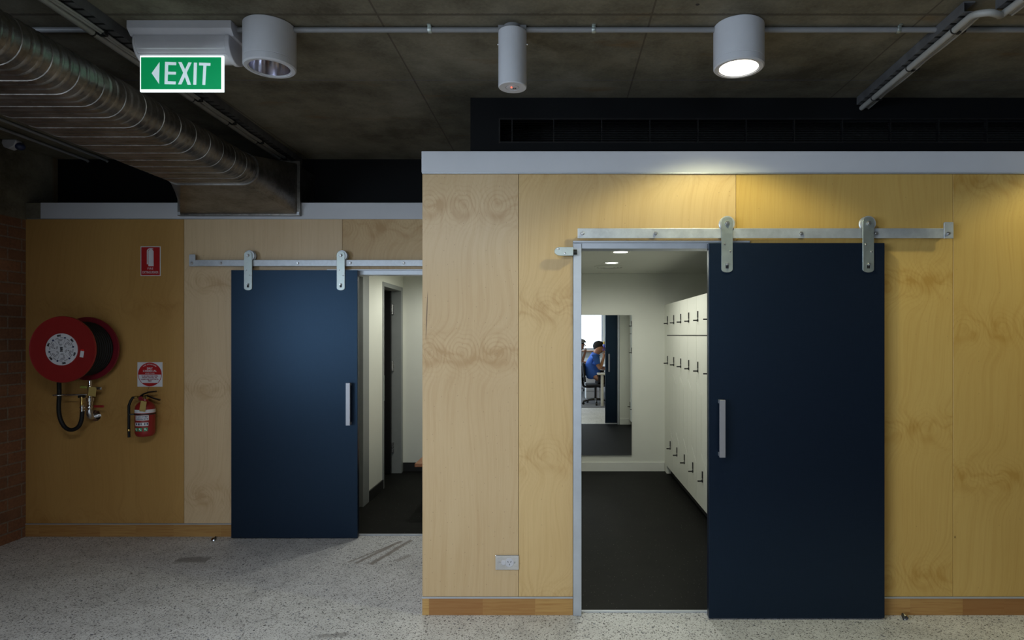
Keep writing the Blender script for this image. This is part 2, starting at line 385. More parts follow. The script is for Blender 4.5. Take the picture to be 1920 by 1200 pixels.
M['room_glow'] = plain('room_lamp_glow', (1, 1, 0.95), 0.5, var=0.0, emit=6.0, ecol=(0.96, 1.0, 0.84))
M['led_red'] = plain('red_led', (0.6, 0.05, 0.03), 0.4, var=0.0, emit=2.0, ecol=(1.0, 0.12, 0.06))
M['reflector'] = plain('lamp_reflector', (0.72, 0.71, 0.78), 0.16, metal=1.0, var=0.0)
M['mirror'] = plain('mirror_silver', (0.88, 0.90, 0.89), 0.0, metal=1.0, var=0.0)
M['carpet'] = plain('grey_carpet', (0.12, 0.12, 0.125), 0.95, var=0.25, scale=160)
M['bench_wood'] = plain('bench_timber', (0.26, 0.09, 0.025), 0.35, var=0.15, scale=8)
M['desk_white'] = plain('desk_laminate', (0.72, 0.73, 0.72), 0.4, var=0.02)
M['chair_fab'] = plain('black_chair_fabric', (0.012, 0.012, 0.014), 0.85, var=0.2, scale=60)
M['maroon_fab'] = plain('maroon_fabric', (0.13, 0.015, 0.015), 0.9, var=0.2, scale=60)
M['skin'] = plain('skin', (0.42, 0.21, 0.13), 0.5, var=0.06, scale=30)
M['hair'] = plain('dark_hair', (0.010, 0.008, 0.007), 0.85, var=0.3, scale=120)
M['shirt_blue'] = plain('blue_cotton', (0.035, 0.13, 0.55), 0.8, var=0.08, scale=40)
M['shirt_white'] = plain('white_cotton', (0.66, 0.66, 0.66), 0.8, var=0.05, scale=40)
M['trouser'] = plain('dark_trouser_cloth', (0.020, 0.017, 0.018), 0.85, var=0.15, scale=60)
M['cap'] = plain('tan_cap_cloth', (0.30, 0.28, 0.25), 0.8, var=0.1, scale=60)
M['shoe'] = plain('black_shoe', (0.012, 0.012, 0.012), 0.4, var=0.1)
M['yellow'] = plain('yellow_plastic', (0.65, 0.42, 0.02), 0.4, var=0.03)
M['blue_plastic'] = plain('blue_plastic', (0.03, 0.05, 0.35), 0.4, var=0.03)
def glass():
    n = NT('window_glass')
    tr = n.new('ShaderNodeBsdfTransparent'); tr.inputs[0].default_value = (0.95, 0.97, 0.97, 1)
    gl = n.new('ShaderNodeBsdfGlossy'); gl.inputs['Roughness'].default_value = 0.02
    lw_ = n.new('ShaderNodeLayerWeight'); mx = n.new('ShaderNodeMixShader'); lw_.inputs[0].default_value = 0.5
    fr = n.math('MULTIPLY_ADD', n.math('POWER', lw_.outputs['Facing'], 5.0), 0.9, 0.04)
    n.link(fr, mx.inputs[0]); n.link(tr.outputs[0], mx.inputs[1]); n.link(gl.outputs[0], mx.inputs[2])
    n.link(mx.outputs[0], n.t.nodes['Material Output'].inputs[0])
    return n.m
M['glass'] = glass()

# ------------------------------------------------------------------ mesh helpers
class MB:
    def __init__(s): s.bm = bmesh.new()
    def box(s, x0, x1, y0, y1, z0, z1):
        v = [s.bm.verts.new((x, y, z)) for x in (x0, x1) for y in (y0, y1) for z in (z0, z1)]
        for f in ((0, 1, 3, 2), (4, 6, 7, 5), (0, 4, 5, 1), (2, 3, 7, 6), (0, 2, 6, 4), (1, 5, 7, 3)):
            s.bm.faces.new([v[i] for i in f])
        return s
    def obox(s, c, size, mat3):                      # oriented box
        c = Vector(c); v = []
        for x in (-.5, .5):
            for y in (-.5, .5):
                for z in (-.5, .5):
                    v.append(s.bm.verts.new(c + mat3 @ Vector((x * size[0], y * size[1], z * size[2]))))
        for f in ((0, 1, 3, 2), (4, 6, 7, 5), (0, 4, 5, 1), (2, 3, 7, 6), (0, 2, 6, 4), (1, 5, 7, 3)):
            s.bm.faces.new([v[i] for i in f])
        return s
    def prism(s, poly, d0, d1, plane='XZ'):
        def P(a, b, d): return {'XZ': (a, d, b), 'XY': (a, b, d), 'YZ': (d, a, b)}[plane]
        lo = [s.bm.verts.new(P(a, b, d0)) for a, b in poly]; hi = [s.bm.verts.new(P(a, b, d1)) for a, b in poly]
        n = len(poly)
        s.bm.faces.new(lo); s.bm.faces.new(hi[::-1])
        for i in range(n): s.bm.faces.new((lo[i], hi[i], hi[(i + 1) % n], lo[(i + 1) % n]))
        return s
    def lathe(s, prof, origin, axis='Z', n=24, closed=False):
        o = Vector(origin)
        ax = {'Z': (Vector((1, 0, 0)), Vector((0, 1, 0)), Vector((0, 0, 1))), 'Y': (Vector((1, 0, 0)), Vector((0, 0, 1)), Vector((0, 1, 0))),
              'X': (Vector((0, 1, 0)), Vector((0, 0, 1)), Vector((1, 0, 0)))}[axis] if isinstance(axis, str) else axis
        rings = []
        for r, h in prof:
            if r <= 1e-6: rings.append([s.bm.verts.new(o + ax[2] * h)])
            else: rings.append([s.bm.verts.new(o + ax[2] * h + ax[0] * r * math.cos(2 * PI * i / n) + ax[1] * r * math.sin(2 * PI * i / n)) for i in range(n)])
        prs = list(zip(rings, rings[1:])) + ([(rings[-1], rings[0])] if closed else [])
        for a, b in prs:
            for i in range(n):
                j = (i + 1) % n
                if len(a) == 1 and len(b) == 1: continue
                if len(a) == 1: s.bm.faces.new((a[0], b[i], b[j]))
                elif len(b) == 1: s.bm.faces.new((a[i], b[0], a[j]))
                else: s.bm.faces.new((a[i], b[i], b[j], a[j]))
        return s
    def cyl(s, p0, p1, r0, r1=None, n=16):
        p0, p1 = Vector(p0), Vector(p1); d = (p1 - p0); L = d.length; d.normalize()
        a = d.orthogonal().normalized(); b = d.cross(a); r1 = r0 if r1 is None else r1
        return s.lathe([(0, 0), (r0, 0), (r1, L), (0, L)], p0, (a, b, d), n)
    def tube(s, pts, r, n=10, up=None, ry=None):
        pts = [Vector(p) for p in pts]; rings = []; prev = None
        for i, p in enumerate(pts):
            t = (pts[min(i + 1, len(pts) - 1)] - pts[max(i - 1, 0)]).normalized()
            if prev is None: a = (t.orthogonal() if up is None else (Vector(up) - t * t.dot(Vector(up)))).normalized()
            else: a = (prev - t * t.dot(prev)).normalized()
            prev = a; b = t.cross(a); rr = r[i] if isinstance(r, (list, tuple)) else r; r2 = rr if ry is None else ry
            rings.append([s.bm.verts.new(p + a * rr * math.cos(2 * PI * k / n) + b * r2 * math.sin(2 * PI * k / n)) for k in range(n)])
        for q, w_ in zip(rings, rings[1:]):
            for k in range(n): s.bm.faces.new((q[k], w_[k], w_[(k + 1) % n], q[(k + 1) % n]))
        s.bm.faces.new(rings[0][::-1]); s.bm.faces.new(rings[-1])
        return s
    def ball(s, c, rx, ry=None, rz=None, n=16, m=10):
        ry = rx if ry is None else ry; rz = rx if rz is None else rz
        st = len(s.bm.verts)
        s.lathe([(0, -1)] + [(math.sin(PI * i / m), -math.cos(PI * i / m)) for i in range(1, m)] + [(0, 1)], (0, 0, 0), 'Z', n)
        s.bm.verts.ensure_lookup_table()
        for v in s.bm.verts[st:]: v.co = Vector(c) + Vector((v.co.x * rx, v.co.y * ry, v.co.z * rz))
        return s
    def text(s, body, x, z, y, size, rot=0.0, bold=0.0, sx=1.0, space=1.0, align='CENTER', mat=None):
        cu = bpy.data.curves.new('t', 'FONT'); cu.body = body; cu.size = size; cu.align_x = align; cu.align_y = 'CENTER'
        cu.offset = bold; cu.space_character = space; cu.extrude = 0.0004; cu.resolution_u = 2
        o = bpy.data.objects.new('t', cu); COL.objects.link(o)
        dg = bpy.context.evaluated_depsgraph_get(); me = bpy.data.meshes.new_from_object(o.evaluated_get(dg))
        T = mat if mat is not None else Matrix.Translation((x, y, z)) @ Matrix.Rotation(rot, 4, 'Y') @ Matrix.Rotation(PI / 2, 4, 'X') @ Matrix.Diagonal((sx, 1, 1, 1))
        me.transform(T)
        s.bm.from_mesh(me)
        bpy.data.objects.remove(o); bpy.data.curves.remove(cu); bpy.data.meshes.remove(me)
        return s
    def build(s, name, mat, parent=None, loc=None, bevel=0.0, smooth=True, segs=2, angle=35, recalc=True):
        bm = s.bm
        if recalc: bmesh.ops.recalc_face_normals(bm, faces=bm.faces)
        if parent is not None:
            org = Vector(parent['_o'])
        else:
            if loc is None:
                xs = [v.co for v in bm.verts]
                org = Vector((sum(v.x for v in xs) / len(xs), sum(v.y for v in xs) / len(xs), min(v.z for v in xs)))
            else: org = Vector(loc)
        for v in bm.verts: v.co -= org
        me = bpy.data.meshes.new(name); bm.to_mesh(me); bm.free()
        if smooth:
            for p in me.polygons: p.use_smooth = True
            me.set_sharp_from_angle(angle=math.radians(angle))
        me.materials.append(mat)
        o = bpy.data.objects.new(name, me); COL.objects.link(o)
        if parent is not None: o.parent = parent
        else: o.location = org
        o['_o'] = list(org)
        if bevel:
            b = o.modifiers.new('Bevel', 'BEVEL'); b.width = bevel; b.segments = segs; b.limit_method = 'ANGLE'; b.angle_limit = math.radians(40)
        return o

def thing(name, label, cat, loc, group=None):
    o = bpy.data.objects.new(name, None); COL.objects.link(o); o.location = loc
    o.empty_display_size = 0.05; o['_o'] = list(loc)
    return tag(o, label, cat, group)
def tag(o, label, cat, group=None):
    o['label'] = label; o['category'] = cat
    if group: o['group'] = group
    return o
def struct(o, label=None):
    o['kind'] = 'structure'
    if label: o['label'] = label
    return o
def copy_tree(o, parent=None):
    c = o.copy(); COL.objects.link(c)
    if parent is not None: c.parent = parent
    for ch in list(o.children): copy_tree(ch, c)
    return c

# ------------------------------------------------------------------ dimensions
YN, YF = 3.443, 4.782        # plywood faces of the near and far walls
XL, XR = -4.145, 4.6         # side walls of the office
YR = -5.2                    # rear wall
HC = 3.03                    # concrete soffit
HW = 2.60                    # top of the plywood-lined rooms
XB = -0.7575                 # corner of the near block
YB = 7.08                    # back wall of the inner rooms
NL, NR, NH = 0.105, 1.07, 2.084     # near doorway
FL, FR, FH = -1.775, -0.82, 2.068   # far doorway
HI = 2.28                    # inner ceilings

# ------------------------------------------------------------------ the setting
struct(MB().box(XL - 0.3, XR + 0.2, YR - 0.2, YF + 0.02, -0.12, 0.0).build('floor', M['floor'], smooth=False, loc=(0, 0, 0)), 'speckled grey polished concrete floor')
struct(MB().box(-0.62, 1.9, YN + 0.045, YB + 0.1, -0.10, 0.0015).build('floor_locker_room', M['vinyl'], smooth=False, loc=(0, 0, 0)), 'dark flecked vinyl floor behind the right doorway')
struct(MB().box(-3.6, -0.62, YF + 0.045, YB + 0.1, -0.10, 0.0015).build('floor_change_room', M['vinyl'], smooth=False, loc=(0, 0, 0)), 'dark flecked vinyl floor behind the left doorway')
struct(MB().box(-0.4, XR, YR, 1.25, 0.0, 0.006).build('floor_carpet', M['carpet'], smooth=False, loc=(0, 0, 0)), 'dark grey office carpet')
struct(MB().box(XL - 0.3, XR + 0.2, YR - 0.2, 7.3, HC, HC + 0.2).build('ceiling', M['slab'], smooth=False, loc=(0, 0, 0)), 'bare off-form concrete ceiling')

# near wall: backing, plywood sheets
nb = MB()
nb.box(XB + 0.018, NL, YN + 0.018, YN + 0.10, 0, HW - 0.002).box(NL, NR, YN + 0.018, YN + 0.10, NH + 0.002, HW - 0.002).box(NR, XR, YN + 0.018, YN + 0.10, 0, HW - 0.002)
wf = struct(nb.build('wall_front', M['plaster'], smooth=False, loc=(0, 0, 0)), 'plywood lined wall with the right doorway')
def sheet(poly, mat, seed_label=None, y=YN, parent=None):
    g = 0.0012
    o = MB().prism(poly, y, y + 0.018).build('plywood_sheet', mat, parent, smooth=False, bevel=0.001, segs=1)
    return o
G = 0.0012
sk, ft = 0.103, 2.474
xA, xB_, xC, xD = -0.2186, 1.003, 2.2215, 3.44
sheet([(XB, sk), (xA - G, sk), (xA - G, ft), (XB, ft)], M['ply_a'], parent=wf)
sheet([(xA + G, sk), (NL - 0.018, sk), (NL - 0.018, NH + 0.0155), (xB_ - G, NH + 0.0155), (xB_ - G, ft), (xA + G, ft)], M['ply_b'], parent=wf)
sheet([(NR + 0.008, sk), (xC - G, sk), (xC - G, ft), (xB_ + G, ft), (xB_ + G, NH + 0.0155), (NR + 0.008, NH + 0.0155)], M['ply_c'], parent=wf)
sheet([(xC + G, sk), (xD - G, sk), (xD - G, ft), (xC + G, ft)], M['ply_d'], parent=wf)
sheet([(xD + G, sk), (XR, sk), (XR, ft), (xD + G, ft)], M['ply_e'], parent=wf)
# return wall of the near block
wr = struct(MB().box(XB + 0.018, -0.62, YN + 0.10, YF + 0.1, 0, HW - 0.002).build('wall_return', M['plaster'], smooth=False, loc=(0, 0, 0)), 'side of the plywood block')
MB().box(XB, XB + 0.018, YN + 0.019, YF, sk, ft).build('plywood_sheet', M['ply_h'], wr, smooth=False)
# far wall
fb = MB()
fb.box(XL, FL, YF + 0.018, YF + 0.10, 0, 2.472).box(FL, FR, YF + 0.018, YF + 0.10, FH + 0.002, HW - 0.002).box(FR, XB + 0.018, YF + 0.018, YF + 0.10, 0, HW - 0.002)
wk = struct(fb.build('wall_far', M['plaster'], smooth=False, loc=(0, 0, 0)), 'plywood lined wall with the left doorway')
x1, x2 = -2.911, -1.676
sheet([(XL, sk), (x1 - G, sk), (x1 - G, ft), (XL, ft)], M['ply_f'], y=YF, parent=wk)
sheet([(x1 + G, sk), (FL - 0.018, sk), (FL - 0.018, FH + 0.0155), (x2 - G, FH + 0.0155), (x2 - G, ft), (x1 + G, ft)], M['ply_g'], y=YF, parent=wk)
sheet([(FR + 0.018, sk), (XB, sk), (XB, ft), (x2 + G, ft), (x2 + G, FH + 0.0155), (FR + 0.018, FH + 0.0155)], M['ply_h'], y=YF, parent=wk)

# timber skirtings with aluminium strips
def skirt(name, pieces, strips, mat):
    b = MB()
    for p in pieces: b.box(*p)
    o = struct(b.build(name, mat, smooth=False, loc=(0, 0, 0), bevel=0.001, segs=1), 'jointed timber skirting')
    s = MB()
    for p in strips: s.box(*p)
    s.build('aluminium_strip', M['alum'], o, smooth=False)
skirt('baseboard_front', [(XB, NL - 0.018, YN - 0.004, YN + 0.018, 0, 0.094), (NR + 0.01, XR, YN - 0.004, YN + 0.018, 0, 0.094)],
      [(XB, NL - 0.018, YN - 0.006, YN + 0.018, 0.0945, 0.1025), (NR + 0.01, XR, YN - 0.006, YN + 0.018, 0.0945, 0.1025)], M['skirt'])
skirt('baseboard_far', [(XL, FL - 0.018, YF - 0.004, YF + 0.018, 0, 0.094)], [(XL, FL - 0.018, YF - 0.006, YF + 0.018, 0.0945, 0.1025)], M['skirt2'])
skirt('baseboard_return', [(XB - 0.004, XB + 0.018, YN + 0.02, YF - 0.008, 0, 0.094)], [(XB - 0.006, XB + 0.018, YN + 0.02, YF - 0.008, 0.0945, 0.1025)], M['skirt2'])

# white fascias capping both walls
t1 = MB().box(XB - 0.004, XR, YN - 0.006, 3.79, 2.483, HW + 0.002).box(XB - 0.004, -0.62, 3.79, YF - 0.012, 2.483, HW + 0.002)
o = struct(t1.build('trim_1', M['fascia'], smooth=False, loc=(0, 0, 0), bevel=0.002), 'white fascia over the right plywood wall')
MB().box(XB, XR, YN - 0.010, YN + 0.03, 2.475, 2.482).build('aluminium_strip', M['alum'], o, smooth=False)
o = struct(MB().box(-4.025, XB - 0.006, YF - 0.006, 5.1, 2.478, HW + 0.002).build('trim_2', M['fascia'], smooth=False, loc=(0, 0, 0), bevel=0.002), 'white fascia over the left plywood wall')
MB().box(-4.13, XB - 0.006, YF - 0.008, YF + 0.02, 2.4745, 2.4775).build('aluminium_strip', M['alum'], o, smooth=False)

# dark bulkheads between the fascias and the soffit
GX0, GX1, GZ0, GZ1 = (935 - VX) * 3.77 / F, 4.4, 2.752, 2.903
bk = MB().box(-0.534, GX0, 3.77, 3.85, HW, HC).box(GX0, GX1, 3.77, 3.85, GZ1, HC).box(GX0, GX1, 3.77, 3.85, HW, GZ0).box(GX1, XR, 3.77, 3.85, HW, HC)
bk.box(-0.534, -0.45, 3.85, 5.09, HW, HC)
struct(bk.build('wall_bulkhead', M['black_paint'], smooth=False, loc=(0, 0, 0)), 'near black bulkhead above the right wall')
struct(MB().box(-0.45, XR, 4.1, 4.15, HW, HC).build('wall_plenum', M['void'], smooth=False, loc=(0, 0, 0)), 'dark plenum behind the grille')
struct(MB().box(XL, -0.45, 5.09, 5.15, HW - 0.1, HC).build('wall_bulkhead_far', M['black_paint'], smooth=False, loc=(0, 0, 0)), 'near black bulkhead above the left wall')

# left wall: brick below, concrete above, two windows nearer the camera
wl = MB()
W = [(-5.0, -2.8), (-2.25, 0.25)]
ZS, ZH = 0.90, 2.46
ys = [YR - 0.2, W[0][0], W[0][1], W[1][0], W[1][1], 4.9]
wl.box(XL - 0.25, XL, ys[0], ys[-1], 0, ZS)
for a, b in ((ys[0], ys[1]), (ys[2], ys[3]), (ys[4], ys[5])): wl.box(XL - 0.25, XL, a, b, ZS, ZH)
wl.box(XL - 0.25, XL, ys[0], ys[-1], ZH, 2.468)
lw = struct(wl.build('wall_left', M['brick'], smooth=False, loc=(0, 0, 0)), 'red brick side wall')
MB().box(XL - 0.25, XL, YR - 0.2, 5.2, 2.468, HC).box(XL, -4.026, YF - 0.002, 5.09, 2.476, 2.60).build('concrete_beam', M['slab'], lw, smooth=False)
MB().box(XL, -3.45, 2.95, 3.2, 0, HC).build('added_shade_pier', M['brick'], lw, smooth=False)  # unseen pier added to shade the far-left plywood
# rear wall with the window seen in the mirror
WR0, WR1 = -1.25, 1.447
rb = MB().box(XL - 0.25, WR0, YR - 0.2, YR, 0, HC).box(WR1, XR + 0.2, YR - 0.2, YR, 0, HC).box(WR0, WR1, YR - 0.2, YR, 0, 1.02).box(WR0, WR1, YR - 0.2, YR, 2.30, HC)
struct(rb.build('wall_rear', M['plaster'], smooth=False, loc=(0, 0, 0)), 'white rear office wall')
struct(MB().box(XR, XR + 0.2, YR, 7.3, 0, HC).build('wall_right', M['charcoal'], smooth=False, loc=(0, 0, 0)), 'right office wall, darkened to cut bounce light')

def window(name, a0, a1, z0, z1, d, axis, mull):
    b = MB(); t = 0.05
    def bx(p0, p1, q0, q1):
        if axis == 'Y': b.box(p0, p1, d - 0.03, d + 0.03, q0, q1)
        else: b.box(d - 0.03, d + 0.03, p0, p1, q0, q1)
    bx(a0, a1, z0, z0 + t); bx(a0, a1, z1 - t, z1); bx(a0, a0 + t, z0 + t, z1 - t); bx(a1 - t, a1, z0 + t, z1 - t)
    for m_ in mull: bx(m_ - t / 2, m_ + t / 2, z0 + t, z1 - t)
    o = struct(b.build(name, M['alum'], smooth=False, loc=(0, 0, 0)), 'aluminium framed window')
    g = MB()
    if axis == 'Y': g.box(a0 + t, a1 - t, d - 0.003, d + 0.003, z0 + t, z1 - t)
    else: g.box(d - 0.003, d + 0.003, a0 + t, a1 - t, z0 + t, z1 - t)
    g.build('window_pane', M['glass'], o, smooth=False)
    return o
window('window_1', WR0, WR1, 1.02, 2.30, YR - 0.1, 'Y', [0.1])
window('window_2', W[0][0], W[0][1], ZS, ZH, XL - 0.12, 'X', [-3.9])
window('window_3', W[1][0], W[1][1], ZS, ZH, XL - 0.12, 'X', [-1.0])
struct(MB().box(WR0 - 0.1, WR1 + 0.1, YR, YR + 0.22, 0.97, 1.0).build('trim_3', M['bench_wood'], smooth=False, loc=(0, 0, 0), bevel=0.004), 'timber window sill')

# locker room shell
lr = MB().box(-0.62, -0.5, YN + 0.10, YB, 0, HI)
struct(lr.build('wall_locker_left', M['plaster'], smooth=False, loc=(0, 0, 0)))
struct(MB().box(-3.6, 1.95, YB, YB + 0.12, 0, HW).build('wall_back', M['plaster'], smooth=False, loc=(0, 0, 0)), 'white back wall of the inner rooms')
struct(MB().box(1.80, 1.95, YN + 0.10, YB, 0, HI).build('wall_locker_right', M['plaster'], smooth=False, loc=(0, 0, 0)))
struct(MB().box(-0.62, 1.95, YN + 0.10, YB, HI, HI + 0.05).build('ceiling_locker_room', M['plaster_c'], smooth=False, loc=(0, 0, 0)), 'white locker room ceiling')
struct(MB().box(-3.6, -0.62, YF + 0.10, YB, HI, HI + 0.05).build('ceiling_change_room', M['plaster_c'], smooth=False, loc=(0, 0, 0)), 'white ceiling behind the left doorway')
struct(MB().box(-0.5, 1.235, YB - 0.014, YB, 0.0, 0.105).box(1.08, 1.235, YN + 0.10, YN + 0.114, 0, 0.105).build('baseboard_locker_room', M['gloss_white'], smooth=False, loc=(0, 0, 0), bevel=0.003), 'white locker room skirting')

# change room: side wall with two openings
XS = -1.78
O1 = (4.95, 5.60); O2 = (6.27, 6.97); OH = 2.075
sw = MB().box(XS - 0.12, XS, YF + 0.10, O1[0], 0, HI).box(XS - 0.12, XS, O1[1], O2[0], 0, HI).box(XS - 0.12, XS, O2[1], YB, 0, HI)
sw.box(XS - 0.12, XS, O1[0], O1[1], OH + 0.03, HI).box(XS - 0.12, XS, O2[0], O2[1], OH, HI)
struct(sw.build('wall_change_room', M['plaster'], smooth=False, loc=(0, 0, 0)), 'white side wall behind the left doorway')
struct(MB().box(-3.6, -3.5, YF + 0.1, YB, 0, HI).build('wall_cubicle', M['black_paint'], smooth=False, loc=(0, 0, 0)), 'dark wall inside the side room')
struct(MB().box(XS - 0.004, XS + 0.012, O1[1] + 0.17, O2[0] - 0.03, 0, 0.10).box(XS, -0.62, YB - 0.012, YB, 0, 0.10).build('baseboard_change_room', M['rubber'], smooth=False, loc=(0, 0, 0)), 'black coved skirting')

def door_frame(name, y0, y1, x_face, head, w0, w1, label):
    b = MB()
    xa, xb = XS - 0.125, x_face
    e = 0.006; b.box(xa, xb, y0 - w0, y0 + e, 0, head + 0.04); b.box(xa, xb, y1 - e, y1 + w1, 0, head + 0.04); b.box(xa, xb, y0 + e, y1 - e, head - e, head + 0.04)
    return struct(b.build(name, M['frame_grey'], smooth=False, loc=(0, 0, 0), bevel=0.004), label)
door_frame('door_3', O1[0], O1[1], XS + 0.01, OH + 0.03, 0.03, 0.17, 'grey frame of the nearer side door')
d4 = door_frame('door_4', O2[0], O2[1], XS + 0.01, OH, 0.03, 0.06, 'grey frame of the farther side door')
MB().box(XS - 0.02, XS + 0.013, O2[0] - 0.026, O2[0] - 0.004, 0.90, 1.16).build('strike_plate', M['zinc'], d4, smooth=False)
for hz in (1.86, 1.22, 0.30):
    h = MB().box(-1.90, -1.852, O2[1] - 0.030, O2[1] - 0.007, hz - 0.055, hz + 0.055).cyl((-1.868, O2[1] - 0.034, hz - 0.055), (-1.868, O2[1] - 0.034, hz + 0.055), 0.008, n=8)
    h.build('hinge', M['steel'], d4)
dl = thing('hinged_door', 'black hinged door standing open inside the farther side doorway', 'door', (-2.25, 6.93, 0.01))
MB().box(-2.62, -1.872, 6.90, 6.936, 0.01, OH - 0.01).build('door_leaf', M['black_metal'], dl, smooth=False, bevel=0.002)
kn = MB().cyl((-2.55, 6.91, 1.0), (-2.55, 6.86, 1.0), 0.010).cyl((-2.55, 6.865, 1.0), (-2.44, 6.865, 1.0), 0.009)
kn.build('lever_handle', M['steel'], dl)

# aluminium door frames of the sliding doors (part of the setting)
def slide_frame(name, xl, xr, h, y, xhead_end, label, left=True):
    b = MB()
    b.box(xl - 0.016, xl + 0.03, y - 0.012, y + 0.10, 0, h).box(xr - 0.03, xr + 0.006, y - 0.002, y + 0.10, 0, h)
    o = struct(b.build(name, M['alum'], smooth=False, loc=(0, 0, 0), bevel=0.0015, segs=1), label)
    MB().box(xl - 0.018, xr + 0.008, y - 0.002, y + 0.098, h - 0.028, h + 0.015).box(xl - 0.018, xhead_end, y - 0.014, y - 0.002, h + 0.004, h + 0.015).build('door_head', M['alum'], o, smooth=False, bevel=0.0015, segs=1)
    MB().box(xl, xr, y + 0.03, y + 0.05, -0.01, 0.006).build('threshold_strip', M['alum'], o, smooth=False)
    return o
slide_frame('door_1', NL, NR, NH, YN, NR + 0.008, 'aluminium frame of the right doorway')
slide_frame('door_2', FL, FR, FH, YF, FR + 0.008, 'aluminium frame of the left doorway')

# ------------------------------------------------------------------ sliding doors, rails, stops
def rounded(cx, cz, hw, z0, z1, n=8, rtop=True):
    # vertical strap with arched ends
    p = []
    for i in range(n + 1):
        a = PI + PI * i / n; p.append((cx + hw * math.cos(a), z0 + hw * 0.55 + hw * 0.55 * math.sin(a)))
    for i in range(n + 1):
        a = PI * i / n; p.append((cx + hw * math.cos(a), z1 - hw * 0.8 + hw * 0.8 * math.sin(a)))
    return p
def hexbolt(b, x, y, z, r=0.011, d=0.010):
    b.lathe([(0, -d), (r * 0.8, -d), (r, -d * 0.7), (r, 0), (0, 0)], (x, y, z), 'Y', 6)
    b.lathe([(0, -d * 1.6), (r * 0.5, -d * 1.6), (r * 0.5, -d), (0, -d)], (x, y, z), 'Y', 10)
def sliding_door(label, x0, x1, yf, z0, z1, straps, hz, hx, wheel_dx, back=False):
    t = thing('sliding_door', label, 'door', ((x0 + x1) / 2, yf + 0.02, z0))
    MB().box(x0, x1, yf, yf + 0.04, z0, z1).build('door_slab', M['navy'], t, smooth=False, bevel=0.002)
    h = MB().box(hx[0], hx[1], yf - 0.052, yf - 0.040, hz[0], hz[1])
    for z in (hz[0] + 0.012, hz[1] - 0.012): h.box(hx[0] + 0.004, hx[1] - 0.004, yf - 0.041, yf, z - 0.010, z + 0.010)
    h.build('pull_handle', M['satin'], t, smooth=False, bevel=0.001, segs=1)
    if back:
        h = MB().box(hx[0] + 0.004, hx[1] - 0.004, yf + 0.080, yf + 0.090, hz[0], hz[1])
        for z in (hz[0] + 0.012, hz[1] - 0.012): h.box(hx[0] + 0.008, hx[1] - 0.008, yf + 0.04, yf + 0.081, z - 0.010, z + 0.010)
        h.build('back_handle', M['satin'], t, smooth=False, bevel=0.001, segs=1)
    for cx, (s0, s1, wz) in straps:
        st = MB().prism(rounded(cx, 0, 0.031, s0, s1), yf - 0.0075, yf - 0.001).build('hanger_strap', M['zinc'], t, bevel=0.001, segs=1)
        wl_ = MB().lathe([(0, -0.002), (0.040, -0.002), (0.042, 0.002), (0.036, 0.006), (0.036, 0.020), (0.042, 0.024), (0.040, 0.028), (0, 0.028)], (cx + wheel_dx, yf + 0.001, wz), 'Y', 32)
        wl_.build('roller_wheel', M['galv'], st)
        b = MB(); hexbolt(b, cx, yf - 0.0075, wz, 0.013); b.build('bolt', M['steel'], st)
        b = MB(); hexbolt(b, cx, yf - 0.0075, s0 + 0.045, 0.009, 0.012); b.build('bolt', M['steel'], st)
        MB().prism([(cx - 0.008, s0 + 0.022), (cx + 0.008, s0 + 0.022), (cx + 0.009, s0 + 0.05), (cx - 0.009, s0 + 0.05)], yf - 0.0079, yf - 0.0070).build('slot', M['ink'], st, smooth=False)
        for dx, dz in ((-0.014, 0.155), (0.018, 0.115)):
            b = MB(); b.lathe([(0, -0.003), (0.004, -0.003), (0.0065, 0), (0, 0)], (cx + dx, yf - 0.0075, s0 + dz), 'Y', 12); b.build('screw', M['steel'], st)
    return t
sliding_door('dark navy sliding door hanging over the right plywood wall', 0.836, 1.807, 3.385, 0.008, 2.080, [(0.935, (1.916, 2.222, 2.188)), (1.7135, (1.916, 2.222, 2.188))], (0.905, 1.218), (0.883, 0.914), 0.004, True)
sliding_door('blue sliding door hanging over the left plywood wall', -2.512, -1.538, 4.722, 0.008, 2.071, [(-2.378, (1.915, 2.214, 2.183)), (-1.665, (1.915, 2.214, 2.183))], (0.882, 1.206), (-1.612, -1.580), 0.006)

def rail(label, x0, x1, yf, z0, z1, bolts, stop_side):
    t = thing('door_rail', label, 'rail', ((x0 + x1) / 2, yf, z0))
    MB().box(x0, x1, yf, yf + 0.008, z0, z1).build('rail_bar', M['galv'], t, smooth=False, bevel=0.002)
    for bx in bolts:
        b = MB(); hexbolt(b, bx, yf, (z0 + z1) / 2 - 0.001, 0.011, 0.008); b.build('bolt', M['steel'], t)
        MB().cyl((bx, yf + 0.008, (z0 + z1) / 2), (bx, YN if yf < 4 else YF, (z0 + z1) / 2), 0.012, n=12).build('spacer', M['galv'], t)
    xs = (x1 - 0.050, x1 + 0.002) if stop_side > 0 else (x0 - 0.002, x0 + 0.046)
    s = MB()
    if stop_side > 0: s.prism([(xs[0], z1), (xs[0], z1 + 0.030), (xs[0] + 0.004, z1 + 0.034), (xs[1] - 0.004, z1 + 0.034), (xs[1], z1 + 0.030), (xs[1], z0 - 0.001), (xs[0], z0 - 0.001)], yf - 0.0015, yf + 0.0075)
    else: s.prism([(xs[0], z0 - 0.001), (xs[0], z1 + 0.038), (xs[0] + 0.006, z1 + 0.042), (xs[1] - 0.006, z1 + 0.042), (xs[1], z1 + 0.038), (xs[1], z0 - 0.001)], yf - 0.0015, yf + 0.0075)
    s.build('end_stop', M['galv'], t, smooth=False, bevel=0.001, segs=1)
    return t
px = lambda x, D: (x - VX) * D / F
pz = lambda y, D: EYE + (VY - y) * D / F
rail('long galvanised rail carrying the dark navy door on the right wall', px(1083, 3.395), px(1787, 3.395), 3.395, 2.107, 2.163, [px(q, 3.395) for q in (1092, 1229, 1502, 1642, 1778)], 1)
